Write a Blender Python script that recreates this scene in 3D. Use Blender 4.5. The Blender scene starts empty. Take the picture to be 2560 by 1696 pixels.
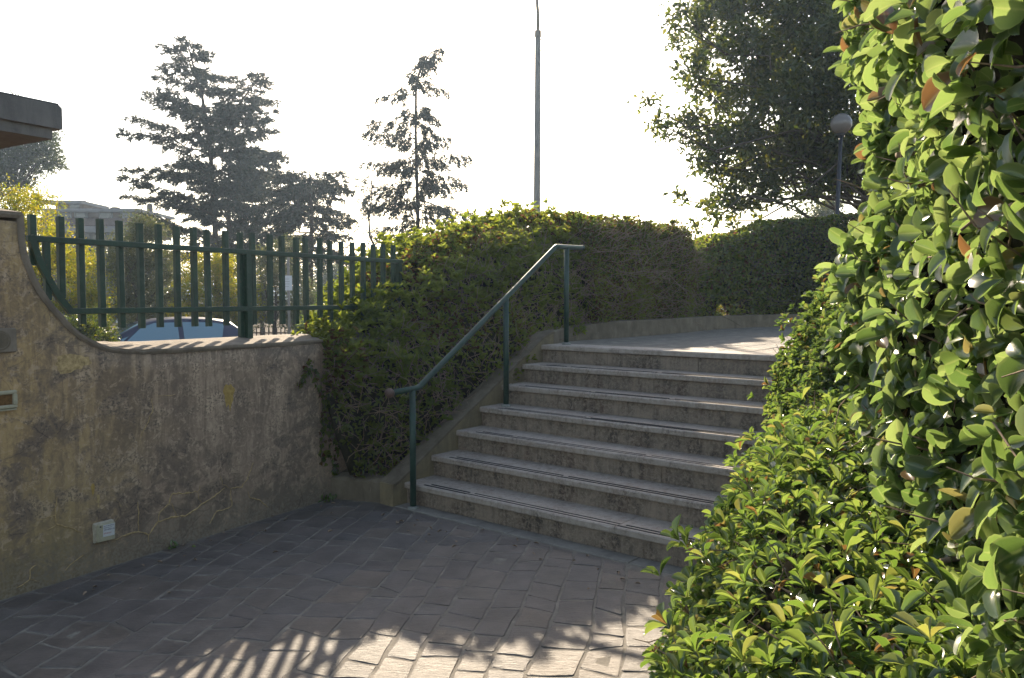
import bpy, math, random
import numpy as np
from mathutils import Vector, Matrix, Euler

# ------------------------------------------------------------------ camera, sky, sun, exposure
SC = bpy.context.scene
COL = SC.collection
R = math.radians
rng = np.random.default_rng(7)
random.seed(7)

cam = bpy.data.cameras.new("camera")
cam.sensor_width = 36.0
cam.lens = 36.0 * 1960 / 2560
cam.clip_start = 0.05
cam.clip_end = 3000
camo = bpy.data.objects.new("camera", cam)
COL.objects.link(camo)
PITCH = math.atan(103 / 1960)
camo.location = (0, 0, 1.6)
camo.rotation_euler = (math.pi / 2 - PITCH, 0, 0)
SC.camera = camo

SUN_EL, SUN_AZ = R(27.3), R(-4.6)
world = bpy.data.worlds.new("World")
SC.world = world
world.use_nodes = True
wn = world.node_tree
wn.nodes.clear()
sky = wn.nodes.new("ShaderNodeTexSky")
sky.sky_type = 'NISHITA'
sky.sun_disc = False
sky.sun_elevation = SUN_EL
sky.sun_rotation = SUN_AZ
sky.air_density = 1.0
sky.dust_density = 1.2
sky.ozone_density = 1.0
bg = wn.nodes.new("ShaderNodeBackground")
bg.inputs[1].default_value = 0.15
wo = wn.nodes.new("ShaderNodeOutputWorld")
wn.links.new(sky.outputs[0], bg.inputs[0])
wn.links.new(bg.outputs[0], wo.inputs[0])

sun = bpy.data.lights.new("sun", 'SUN')
sun.energy = 4.6
sun.angle = R(0.53)
sun.color = (1.0, 0.93, 0.82)
suno = bpy.data.objects.new("sun", sun)
COL.objects.link(suno)
sdir = Vector((math.sin(SUN_AZ) * math.cos(SUN_EL), math.cos(SUN_AZ) * math.cos(SUN_EL), math.sin(SUN_EL)))
suno.rotation_euler = (-sdir).to_track_quat('-Z', 'Y').to_euler()
suno.location = sdir * 40

SC.view_settings.view_transform = 'Standard'
SC.view_settings.look = 'None'
SC.view_settings.gamma = 1.0
SC.view_settings.use_curve_mapping = False
SC.view_settings.exposure = 1.3
SC.view_settings.use_white_balance = True
SC.view_settings.white_balance_temperature = 7900
SC.cycles.max_bounces = 7
SC.cycles.transmission_bounces = 5
SC.cycles.transparent_max_bounces = 6
SC.cycles.caustics_reflective = False
SC.cycles.caustics_refractive = False
SC.cycles.sample_clamp_indirect = 4.0

# ------------------------------------------------------------------ helpers
F, PC, PS = 1960.0, math.cos(PITCH), math.sin(PITCH)


def at(px, py, Y):
    """world point at distance Y along the view ray of a photo pixel"""
    a = (px - 1280) / F
    z = -(py - 848) / F
    v = np.array([a, PC + z * PS, -PS + z * PC])
    return np.array([0, 0, 1.6]) + v * (Y / v[1])


def V(*a):
    return np.array(a, dtype=float)


def unit(v):
    v = np.asarray(v, float)
    return v / (np.linalg.norm(v, axis=-1, keepdims=True) + 1e-12)


def tag(o, label=None, cat=None, group=None, kind=None):
    if label: o["label"] = label
    if cat: o["category"] = cat
    if group: o["group"] = group
    if kind: o["kind"] = kind
    return o


def empty(name, loc=(0, 0, 0), rotz=0.0):
    o = bpy.data.objects.new(name, None)
    o.location = loc
    o.rotation_euler = (0, 0, rotz)
    o.empty_display_size = 0.1
    COL.objects.link(o)
    return o


def link(name, me, parent=None, loc=None, rot=None):
    o = bpy.data.objects.new(name, me)
    COL.objects.link(o)
    if parent is not None:
        o.parent = parent
    if loc is not None: o.location = loc
    if rot is not None: o.rotation_euler = rot
    return o


def mesh(name, verts, faces, mat=None, smooth=False):
    me = bpy.data.meshes.new(name)
    me.from_pydata([tuple(map(float, v)) for v in verts], [], [tuple(f) for f in faces])
    if mat: me.materials.append(mat)
    if smooth:
        me.polygons.foreach_set("use_smooth", [True] * len(me.polygons))
    me.update()
    return me


class MB:
    """collects shapes into one mesh"""
    def __init__(s):
        s.v, s.f = [], []

    def add(s, v, f):
        b = len(s.v)
        s.v.extend([tuple(map(float, q)) for q in v])
        s.f.extend([tuple(b + i for i in q) for q in f])
        return s

    def box(s, c, size, rz=0.0, bev=0.0):
        x, y, z = [q / 2 for q in size]
        if bev <= 0:
            vs = [(-x, -y, -z), (x, -y, -z), (x, y, -z), (-x, y, -z), (-x, -y, z), (x, -y, z), (x, y, z), (-x, y, z)]
            fs = [(0, 3, 2, 1), (4, 5, 6, 7), (0, 1, 5, 4), (1, 2, 6, 5), (2, 3, 7, 6), (3, 0, 4, 7)]
        else:
            vs, fs = [], []
            b = min(bev, x * .9, y * .9, z * .9)
            rings = [(-z, b), (-z + b, 0), (z - b, 0), (z, b)]
            for zz, i in rings:
                xx, yy = x - i, y - i
                vs += [(-xx, -yy, zz), (xx, -yy, zz), (xx, yy, zz), (-xx, yy, zz)]
            fs.append((3, 2, 1, 0))
            for r in range(3):
                for k in range(4):
                    a = r * 4 + k
                    bb = r * 4 + (k + 1) % 4
                    fs.append((a, bb, bb + 4, a + 4))
            fs.append((12, 13, 14, 15))
        cz, sz = math.cos(rz), math.sin(rz)
        vs = [(c[0] + p[0] * cz - p[1] * sz, c[1] + p[0] * sz + p[1] * cz, c[2] + p[2]) for p in vs]
        return s.add(vs, fs)

    def tube(s, path, r, n=8, cap=True):
        path = [np.asarray(p, float) for p in path]
        rs = r if hasattr(r, '__len__') else [r] * len(path)
        b = len(s.v)
        up = V(0, 0, 1)
        prev = None
        for i, p in enumerate(path):
            t = unit(path[min(i + 1, len(path) - 1)] - path[max(i - 1, 0)])
            if prev is None:
                x = np.cross(t, up)
                if np.linalg.norm(x) < 1e-3: x = V(1, 0, 0)
                x = unit(x)
            else:
                x = unit(prev - t * np.dot(prev, t))
            prev = x
            y = np.cross(t, x)
            for k in range(n):
                a = 2 * math.pi * k / n
                s.v.append(tuple(p + rs[i] * (math.cos(a) * x + math.sin(a) * y)))
        for i in range(len(path) - 1):
            for k in range(n):
                k2 = (k + 1) % n
                s.f.append((b + i * n + k, b + i * n + k2, b + (i + 1) * n + k2, b + (i + 1) * n + k))
        if cap:
            s.f.append(tuple(b + k for k in range(n))[::-1])
            s.f.append(tuple(b + (len(path) - 1) * n + k for k in range(n)))
        return s

    def sphere(s, c, r, nu=14, nv=9, sc=(1, 1, 1)):
        b = len(s.v)
        for j in range(nv + 1):
            th = math.pi * j / nv
            for i in range(nu):
                ph = 2 * math.pi * i / nu
                s.v.append((c[0] + r * sc[0] * math.sin(th) * math.cos(ph), c[1] + r * sc[1] * math.sin(th) * math.sin(ph), c[2] + r * sc[2] * math.cos(th)))
        for j in range(nv):
            for i in range(nu):
                i2 = (i + 1) % nu
                s.f.append((b + j * nu + i, b + (j + 1) * nu + i, b + (j + 1) * nu + i2, b + j * nu + i2))
        return s

    def prism(s, poly, z0, z1, axis=2):
        """extrude a polygon (list of 2-tuples); axis 2: xy poly along z, axis 1: xz poly along y"""
        n = len(poly)
        lo, hi = [], []
        for a, b_ in poly:
            if axis == 2:
                lo.append((a, b_, z0)); hi.append((a, b_, z1))
            elif axis == 1:
                lo.append((a, z0, b_)); hi.append((a, z1, b_))
            else:
                lo.append((z0, a, b_)); hi.append((z1, a, b_))
        fs = [tuple(range(n))[::-1], tuple(range(n, 2 * n))]
        for i in range(n):
            j = (i + 1) % n
            fs.append((i, j, n + j, n + i))
        return s.add(lo + hi, fs)

    def build(s, name, mat, parent=None, smooth=False, loc=None, rot=None):
        return link(name, mesh(name, s.v, s.f, mat, smooth), parent, loc, rot)


# ------------------------------------------------------------------ materials
class NB:
    def __init__(s, name):
        s.m = bpy.data.materials.new(name)
        s.m.use_nodes = True
        s.t = s.m.node_tree
        s.t.nodes.clear()
        s.out = s.t.nodes.new("ShaderNodeOutputMaterial")

    def n(s, typ, inp=None, **kw):
        nd = s.t.nodes.new("ShaderNode" + typ)
        for k, v in kw.items(): setattr(nd, k, v)
        for k, v in (inp or {}).items():
            if isinstance(v, bpy.types.NodeSocket):
                s.t.links.new(v, nd.inputs[k])
            else:
                nd.inputs[k].default_value = v
        return nd

    def ramp(s, fac, stops, interp='LINEAR'):
        nd = s.n("ValToRGB", {0: fac})
        cr = nd.color_ramp
        cr.interpolation = interp
        while len(cr.elements) < len(stops): cr.elements.new(0.5)
        for e, (p, c) in zip(cr.elements, stops):
            e.position = p
            e.color = (c, c, c, 1) if not hasattr(c, '__len__') else (*c, 1)
        return nd.outputs[0]

    def noise(s, vec, scale, detail=4, rough=.55, dist=0.0):
        return s.n("TexNoise", {"Vector": vec, "Scale": scale, "Detail": detail, "Roughness": rough, "Distortion": dist}).outputs[0]

    def mix(s, fac, a, b, mode='MIX'):
        nd = s.n("Mix", data_type='RGBA', blend_type=mode)
        for k, v in ((0, fac), (6, a), (7, b)):
            if isinstance(v, bpy.types.NodeSocket): s.t.links.new(v, nd.inputs[k])
            else: nd.inputs[k].default_value = (*v, 1) if hasattr(v, '__len__') else v
        return nd.outputs[2]

    def math(s, op, a, b=0.0, c=None, clamp=False):
        nd = s.n("Math", {0: a, 1: b}, operation=op, use_clamp=clamp)
        if c is not None:
            if isinstance(c, bpy.types.NodeSocket): s.t.links.new(c, nd.inputs[2])
            else: nd.inputs[2].default_value = c
        return nd.outputs[0]

    def coord(s, kind="Object", scale=None):
        v = s.n("TexCoord").outputs[kind]
        if scale is not None:
            v = s.n("Mapping", {0: v, 3: scale}).outputs[0]
        return v

    def bsdf(s, color, rough=.6, spec=.5, bump=None, bstr=.3, bdist=.01, metal=0.0, **kw):
        p = s.n("BsdfPrincipled")
        for k, v in (("Base Color", color), ("Roughness", rough), ("Specular IOR Level", spec), ("Metallic", metal)):
            if isinstance(v, bpy.types.NodeSocket): s.t.links.new(v, p.inputs[k])
            else: p.inputs[k].default_value = (*v, 1) if hasattr(v, '__len__') else v
        for k, v in kw.items():
            p.inputs[k].default_value = v
        if bump is not None:
            b = s.n("Bump", {"Height": bump, "Strength": bstr, "Distance": bdist})
            s.t.links.new(b.outputs[0], p.inputs["Normal"])
        return p

    def done(s, shader):
        s.t.links.new(shader.outputs[0], s.out.inputs[0])
        return s.m


def simple(name, color, rough=.6, spec=.5, metal=0.0, var=.15, scale=20, bstr=.1):
    b = NB(name)
    c = b.coord()
    nz = b.noise(c, scale, 5)
    dk = tuple(x * (1 - var) for x in color)
    lt = tuple(min(1, x * (1 + var)) for x in color)
    col = b.ramp(nz, [(.3, dk), (.7, lt)])
    return b.done(b.bsdf(col, rough, spec, nz, bstr, .004, metal))


def leaf_mat(name, stops, trans_stops, fac=.4, rough=.33, spec=.5, rib=False):
    b = NB(name)
    var = b.n("Attribute", attribute_name="var").outputs["Fac"]
    rnd = b.n("ObjectInfo").outputs["Random"]
    f = b.math('FRACT', b.math('ADD', var, rnd))
    col = b.ramp(f, stops)
    tr = b.ramp(f, trans_stops)
    if rib:
        e = b.n("Attribute", attribute_name="rib").outputs["Fac"]
        line = b.ramp(e, [(.0, .7), (.14, .0), (.84, .0), (1.0, .55)])
        nz = b.noise(b.coord(), 30 if rib == 1 else 8, 3)
        col = b.mix(b.ramp(nz, [(.35, 0.0), (.7, .45)]), col, b.mix(.5, col, (.16, .17, .06)))
        col = b.mix(line, col, b.mix(.55, col, (.30, .34, .14)))
        tr = b.mix(line, tr, b.mix(.5, tr, (.55, .58, .22)))
    p = b.bsdf(col, rough, spec)
    t = b.n("BsdfTranslucent", {"Color": tr})
    mx = b.n("MixShader", {0: fac, 1: p.outputs[0], 2: t.outputs[0]})
    return b.done(mx)


M = {}
G = lambda *a: a
M['leaf_near'] = leaf_mat('glossy_hedge_leaf',
    [(0, (.03, .068, .022)), (.5, (.05, .10, .032)), (.95, (.08, .135, .045)), (.985, (.16, .085, .045)), (1, (.14, .075, .04))],
    [(0, (.15, .26, .06)), (.5, (.27, .40, .10)), (.95, (.37, .48, .15)), (.985, (.3, .16, .06)), (1, (.22, .1, .04))], .44, .22, .7, 1)
M['leaf_bush'] = leaf_mat('pittosporum_leaf',
    [(0, (.028, .062, .02)), (.45, (.048, .092, .03)), (.85, (.085, .13, .045)), (.95, (.13, .14, .05)), (.985, (.15, .09, .04)), (1, (.12, .065, .03))],
    [(0, (.13, .24, .035)), (.45, (.22, .35, .055)), (.85, (.34, .44, .085)), (.95, (.45, .46, .1)), (.985, (.3, .16, .05)), (1, (.2, .1, .03))], .40, .18, .7, 1)
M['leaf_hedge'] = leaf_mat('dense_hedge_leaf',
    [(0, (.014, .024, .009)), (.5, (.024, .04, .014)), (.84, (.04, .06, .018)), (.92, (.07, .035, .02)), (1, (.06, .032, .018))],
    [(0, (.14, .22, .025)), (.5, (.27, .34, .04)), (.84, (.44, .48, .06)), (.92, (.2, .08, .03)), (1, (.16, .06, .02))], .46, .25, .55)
M['leaf_tree'] = leaf_mat('evergreen_tree_leaf',
    [(0, (.02, .038, .012)), (.6, (.038, .062, .018)), (1, (.07, .08, .02))],
    [(0, (.08, .13, .015)), (.6, (.17, .22, .02)), (1, (.34, .32, .03))], .36, .33, .5)
M['leaf_yellow'] = leaf_mat('yellowing_leaf',
    [(0, (.06, .085, .012)), (.5, (.11, .115, .012)), (1, (.18, .14, .012))],
    [(0, (.26, .33, .01)), (.5, (.42, .4, .012)), (1, (.55, .42, .015))], .48, .5, .3)
M['leaf_olive'] = leaf_mat('grey_green_leaf',
    [(0, (.055, .07, .035)), (.5, (.09, .10, .05)), (1, (.14, .13, .06))],
    [(0, (.12, .17, .05)), (.5, (.2, .22, .06)), (1, (.26, .24, .07))], .3, .35, .5)
M['needle'] = leaf_mat('cedar_needle',
    [(0, (.03, .042, .03)), (.6, (.042, .055, .04)), (.9, (.06, .065, .04)), (1, (.08, .065, .045))],
    [(0, (.05, .07, .04)), (1, (.09, .09, .05))], .2, .55, .3)
M['pine_needle'] = leaf_mat('pine_needle',
    [(0, (.035, .05, .02)), (1, (.07, .085, .03))], [(0, (.09, .13, .03)), (1, (.16, .18, .04))], .3, .5, .3)
M['twig'] = simple('twig_bark', (.11, .085, .06), .85, .2, var=.35, scale=60)
M['dry_twig'] = simple('dry_twig', (.24, .17, .12), .85, .2, var=.35, scale=60)
M['bark'] = simple('tree_bark', (.075, .06, .05), .9, .15, var=.4, scale=14, bstr=.5)
M['core'] = simple('hedge_dark_hull', (.022, .02, .012), .95, .05, var=.4, scale=30)  # solid dark hull inside each hedge, added to stop light leaking through
M['soil'] = simple('garden_soil', (.07, .05, .035), .95, .1, var=.4, scale=18, bstr=.6)
M['paint'] = simple('green_gloss_paint', (.009, .036, .022), .36, .4, var=.22, scale=25, bstr=.05)
M['rail_paint'] = simple('blue_green_gloss_paint', (.009, .036, .026), .45, .35, var=.22, scale=30, bstr=.05)


def m_paint(name, color, rough):
    b = NB(name)
    c = b.n("NewGeometry").outputs["Position"]
    n1, n2, n3 = b.noise(c, 9, 5), b.noise(c, 70, 5, .7), b.noise(c, 26, 4)
    col = b.ramp(n1, [(.35, tuple(x * .75 for x in color)), (.65, tuple(x * 1.3 for x in color))])
    col = b.mix(b.ramp(n3, [(.5, 0.0), (.75, .35)]), col, (.06, .075, .06))
    chip = b.math('MULTIPLY', b.ramp(n2, [(.62, 0.0), (.66, 1.0)]), b.ramp(n1, [(.48, 0.0), (.58, 1.0)]))
    col = b.mix(chip, col, (.10, .05, .03))
    return b.done(b.bsdf(col, b.ramp(n2, [(.3, rough), (.7, rough + .15)]), .4, n2, .12, .003))


M['paint'] = m_paint('green_gloss_paint', (.009, .036, .022), .36)
M['rail_paint'] = m_paint('blue_green_gloss_paint', (.009, .036, .027), .42)
M['rust'] = simple('rusty_iron', (.09, .05, .04), .6, .4, var=.5, scale=80, bstr=.3)
M['galv'] = simple('weathered_flange', (.2, .2, .18), .6, .4, var=.3, scale=60)
M['steel_grey'] = simple('lamp_pole_steel', (.2, .175, .15), .6, .3, var=.2, scale=5)
M['iron_dark'] = simple('dark_iron', (.02, .022, .03), .5, .4, var=.2, scale=20)
M['white_plate'] = simple('sign_plate', (.55, .55, .56), .5, .3, var=.05, scale=10)
M['asphalt'] = simple('asphalt', (.05, .05, .052), .85, .3, var=.25, scale=40, bstr=.3)
M['cream'] = simple('cream_plastic', (.34, .31, .22), .45, .4, var=.12, scale=40)
M['box_plastic'] = simple('box_plastic', (.36, .32, .25), .5, .4, var=.2, scale=40)
M['ink_blue'] = simple('blue_ink', (.04, .045, .09), .6, .3, var=.2, scale=200)
M['ink_red'] = simple('red_ink', (.38, .1, .07), .6, .3, var=.2, scale=200)
M['white_label'] = simple('paper_label', (.5, .5, .5), .6, .3, var=.08, scale=100)


def m_porphyry():
    b = NB('porphyry_stone')
    c = b.n("NewGeometry").outputs["Position"]
    rnd = b.n("ObjectInfo").outputs["Random"]
    big = b.noise(c, 5, 4, .6)
    st = b.n("Mapping", {0: c, 2: (0, 0, .35), 3: (1, 4.5, 1)}).outputs[0]
    streak = b.noise(st, 16, 6, .7, 1.4)
    fine = b.noise(c, 160, 4, .65)
    base = b.ramp(rnd, [(0, (.092, .075, .069)), (.35, (.112, .09, .08)), (.6, (.092, .08, .076)), (.8, (.128, .098, .08)), (1, (.104, .086, .076))])
    v = b.ramp(b.mix(.5, big, streak), [(.38, .6), (.62, 1.4)])
    col = b.mix(1.0, base, v, 'MULTIPLY')
    col = b.mix(b.ramp(fine, [(.55, 0.0), (.8, .4)]), col, (.2, .18, .17))
    h = b.math('ADD', b.math('MULTIPLY', streak, 1.0), b.math('MULTIPLY', fine, .25))
    ro = b.ramp(streak, [(.3, .42), (.7, .62)])
    return b.done(b.bsdf(col, ro, .55, h, .75, .012))


def m_mortar():
    b = NB('mortar')
    c = b.n("NewGeometry").outputs["Position"]
    n1 = b.noise(c, 7, 6, .65)
    n2 = b.noise(c, 120, 4, .7)
    col = b.ramp(n1, [(.35, (.14, .12, .10)), (.55, (.20, .175, .145)), (.7, (.28, .245, .205))])
    col = b.mix(b.ramp(n2, [(.45, 0.0), (.75, .5)]), col, (.12, .11, .10))
    return b.done(b.bsdf(col, .85, .3, b.math('ADD', n1, n2), .7, .008))


def m_travertine(name, base, dark, amt):
    """stained travertine; dark lichen blotches and drips on it"""
    b = NB(name)
    c = b.n("NewGeometry").outputs["Position"]
    o = b.coord()
    rnd = b.n("ObjectInfo").outputs["Random"]
    n1 = b.noise(c, 3.5, 6, .62, .4)
    n2 = b.noise(c, 38, 5, .75, .6)
    lay = b.noise(b.n("Mapping", {0: c, 3: (3, 3, 55)}).outputs[0], 2.2, 4, .6)
    n3 = b.noise(c, 130, 3, .6)
    drip = b.noise(b.n("Mapping", {0: c, 3: (13, 13, 1.6)}).outputs[0], 1.5, 5, .6)
    col = b.mix(b.ramp(lay, [(.3, 0.0), (.7, .5)]), base, tuple(x * .78 for x in base))
    dirt = b.math('ADD', b.math('MULTIPLY', b.ramp(n1, [(.35, 0.0), (.62, 1.0)]), .55), b.math('MULTIPLY', b.ramp(drip, [(.38, 0.0), (.7, 1.0)]), .6))
    lich = b.math('MULTIPLY', dirt, b.ramp(n2, [(.36, 0.0), (.58, 1.0)]))
    lich = b.math('MULTIPLY', lich, amt, clamp=True)
    warm = b.mix(b.ramp(b.noise(c, 6, 4), [(.45, 0.0), (.7, .6)]), dark, (dark[0] * 1.7, dark[1] * 1.15, dark[2] * 1.0))
    col = b.mix(lich, col, warm)
    col = b.mix(b.ramp(n3, [(.58, 0.0), (.8, .35)]), col, (.5, .47, .42))
    h = b.math('ADD', n2, b.math('MULTIPLY', n3, .5))
    return b.done(b.bsdf(col, .62, .4, h, .45, .006))


def m_wall():
    b = NB('stained_stucco')
    o = b.coord()
    sx = b.n("SeparateXYZ", {0: o})
    X, Z = sx.outputs[0], sx.outputs[2]
    warp = b.noise(o, 2.0, 4, .6)
    n_big = b.noise(o, 1.6, 6, .6, .5)
    n_mid = b.noise(o, 6.0, 7, .68, .8)
    n_fine = b.noise(o, 60, 5, .7)
    n_grit = b.noise(o, 220, 3, .6)
    streak = b.noise(b.n("Mapping", {0: o, 3: (9.0, 1, .8)}).outputs[0], 2.2, 6, .65, .6)
    streak2 = b.noise(b.n("Mapping", {0: o, 1: (7, 0, 3), 3: (2.2, 1, .45)}).outputs[0], 2.0, 6, .66, .8)
    ochre, grey, dark, olive, pale = (.42, .28, .14), (.355, .25, .178), (.115, .08, .062), (.235, .18, .09), (.55, .39, .27)
    xw = b.math('ADD', X, b.math('MULTIPLY', b.math('SUBTRACT', warp, .5), 1.3))
    leftness = b.ramp(xw, [(.25, 1.0), (1.2, 0.0)])
    col = b.mix(leftness, grey, ochre)
    col = b.mix(b.ramp(n_mid, [(.49, 0.0), (.60, .75)]), col, pale)
    # algae on the lower part of the pillar
    low = b.ramp(b.math('ADD', Z, b.math('MULTIPLY', b.math('SUBTRACT', n_big, .5), 1.2)), [(.15, 1.0), (.9, 0.0)])
    col = b.mix(b.math('MULTIPLY', low, b.math('MULTIPLY', leftness, .7)), col, olive)
    # dirty runs down the face
    top = b.ramp(b.math('ADD', Z, b.math('MULTIPLY', n_mid, .35)), [(.55, .25), (1.35, 1.0)])
    run = b.math('MULTIPLY', b.ramp(streak, [(.46, 0.0), (.60, 1.0)]), .65)
    run2 = b.math('MULTIPLY', b.ramp(streak2, [(.47, 0.0), (.58, 1.0)]), .8)
    soot = b.math('MULTIPLY', b.math('MAXIMUM', run, run2), b.math('ADD', b.math('MULTIPLY', top, .6), .35), clamp=True)
    soot = b.math('MULTIPLY', soot, b.ramp(n_fine, [(.25, .55), (.6, 1.0)]))
    col = b.mix(soot, col, dark)
    # blotches of bare render and black mould
    col = b.mix(b.math('MULTIPLY', b.ramp(n_big, [(.49, 0.0), (.54, .85)]), b.ramp(n_mid, [(.44, 0.0), (.51, 1.0)])), col, (.17, .122, .092))
    mould = b.math('MULTIPLY', b.ramp(n_mid, [(.48, 0.0), (.58, 1.0)]), b.ramp(n_fine, [(.48, 0.0), (.57, 1.0)]))
    col = b.mix(b.math('MULTIPLY', mould, .7), col, (.08, .066, .055))
    n_sp = b.noise(o, 17, 7, .72, .9)
    col = b.mix(b.ramp(n_sp, [(.50, 0.0), (.62, .42)]), col, (.15, .108, .08))
    col = b.mix(b.ramp(n_sp, [(.36, .45), (.46, 0.0)]), col, (.55, .40, .28))
    # rising damp with flaking at the foot
    foot = b.ramp(b.math('ADD', Z, b.math('MULTIPLY', b.math('SUBTRACT', n_mid, .5), .35)), [(.02, 1.0), (.28, 0.0)])
    flake = b.ramp(n_fine, [(.44, 0.0), (.56, 1.0)])
    col = b.mix(b.math('MULTIPLY', foot, .55), col, (.09, .075, .06))
    col = b.mix(b.math('MULTIPLY', b.math('MULTIPLY', foot, flake), .6), col, (.27, .225, .17))
    col = b.mix(b.ramp(n_grit, [(.62, 0.0), (.8, .35)]), col, (.38, .33, .27))
    # hairline cracks
    vor = b.n("TexVoronoi", {"Vector": b.mix(.18, o, b.n("TexNoise", {"Vector": o, "Scale": 3.0, "Detail": 5.0}).outputs[1]), "Scale": 2.6}, feature='DISTANCE_TO_EDGE').outputs[0]
    crack = b.math('MULTIPLY', b.ramp(vor, [(.0, 1.0), (.006, 0.0)]), b.ramp(n_big, [(.45, 0.0), (.55, .6)]))
    col = b.mix(crack, col, (.05, .042, .035))
    h = b.math('ADD', b.math('ADD', n_mid, b.math('MULTIPLY', n_fine, .5)), b.math('MULTIPLY', n_grit, .3))
    return b.done(b.bsdf(col, .88, .22, h, .5, .01))


def m_concrete(name, base, dirt, rough=.85):
    b = NB(name)
    o = b.n("NewGeometry").outputs["Position"]
    n1 = b.noise(o, 5, 6, .65, .4)
    n2 = b.noise(o, 60, 5, .7)
    run = b.noise(b.n("Mapping", {0: o, 3: (6, 6, 1.2)}).outputs[0], 1.6, 6, .7, 1.0)
    col = b.mix(b.ramp(n1, [(.35, 0.0), (.65, .8)]), base, dirt)
    col = b.mix(b.math('MULTIPLY', b.ramp(run, [(.42, 0.0), (.68, .45)]), b.ramp(n2, [(.3, .4), (.6, 1.0)])), col, tuple(x * .45 for x in dirt))
    col = b.mix(b.ramp(n2, [(.6, 0.0), (.75, .4)]), col, tuple(min(1, x * 1.4) for x in base))
    return b.done(b.bsdf(col, rough, .25, b.math('ADD', n1, n2), .5, .008))


M['porphyry'] = m_porphyry()
M['mortar'] = m_mortar()
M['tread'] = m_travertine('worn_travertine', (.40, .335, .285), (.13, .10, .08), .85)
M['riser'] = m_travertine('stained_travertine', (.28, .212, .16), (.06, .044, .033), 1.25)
M['wall'] = m_wall()
M['coping'] = m_concrete('coping_concrete', (.25, .20, .155), (.14, .112, .088))
M['stringer'] = m_concrete('side_wall_render', (.255, .195, .115), (.135, .11, .075))
M['kerbstone'] = m_concrete('kerb_render', (.19, .15, .108), (.085, .068, .048))
M['strip'] = m_concrete('footing_strip', (.25, .225, .195), (.17, .15, .13))
M['canopy'] = m_concrete('canopy_concrete', (.17, .155, .145), (.125, .115, .11))
M['soffit'] = simple('soffit_paint', (.50, .46, .40), .8, .2, var=.08, scale=6)
M['crack'] = simple('ochre_filler', (.39, .275, .14), .9, .15, var=.4, scale=60, bstr=.4)
M['ochre'] = simple('ochre_patch', (.33, .215, .07), .85, .2, var=.25, scale=40, bstr=.2)
M['black_grip'] = simple('anti_slip_strip', (.025, .025, .027), .8, .2, var=.3, scale=150)
M['lens'] = simple('brown_lens', (.14, .07, .03), .25, .5, var=.4, scale=50)

# ------------------------------------------------------------------ leaves
def template(rows, cross=2, cup=.12, droop=.12, fold=.0):
    """rows: list of (u, halfwidth). returns verts (u,v,w), faces"""
    vs, fs, idx = [], [], []
    for u, hw in rows:
        w0 = -droop * u * u
        if hw <= 0:
            idx.append([len(vs)]); vs.append((u, 0, w0))
        else:
            r = []
            for k in range(cross + 1):
                v = -1 + 2 * k / cross
                r.append(len(vs)); vs.append((u, v * hw, w0 + cup * abs(v) ** 1.5 * hw + fold * abs(v)))
            idx.append(r)
    for a, b_ in zip(idx[:-1], idx[1:]):
        if len(a) == 1:
            for k in range(len(b_) - 1): fs.append((a[0], b_[k], b_[k + 1]))
        elif len(b_) == 1:
            for k in range(len(a) - 1): fs.append((a[k], b_[0], a[k + 1]))
        else:
            for k in range(len(a) - 1): fs.append((a[k], b_[k], b_[k + 1], a[k + 1]))
    return np.array(vs), fs


T_LO = template([(0, 0), (.5, .5), (1, 0)], 2, .5, .1)
T_MID = template([(0, 0), (.3, .34), (.62, .5), (.88, .32), (1, 0)], 2, .5, .15)
T_OVATE = template([(0, 0), (.05, .08), (.18, .31), (.4, .47), (.64, .5), (.84, .41), (.95, .23), (1, 0)], 4, .35, .2)
T_OBOV = template([(0, 0), (.08, .06), (.3, .24), (.58, .45), (.8, .5), (.94, .3), (1, 0)], 4, .4, .22)
T_NEEDLE = template([(0, 0), (.45, .5), (1, 0)], 2, .4, .15)
T_IVY = template([(0, 0), (.02, .35), (.18, .5), (.4, .36), (.7, .16), (1, 0)], 2, .3, .1)


def leaf_frames(axis, nrm):
    axis = unit(axis)
    side = unit(np.cross(nrm, axis))
    nn = np.cross(axis, side)
    return axis, side, nn


def rib_of(tv):
    """0 on the midrib, 1 on the margin"""
    out = np.zeros(len(tv))
    for u in np.unique(tv[:, 0]):
        m = tv[:, 0] == u
        w = np.abs(tv[m, 1]).max()
        out[m] = np.abs(tv[m, 1]) / w if w > 1e-6 else (0.5 if u > .5 else 0)
    return out


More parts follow.
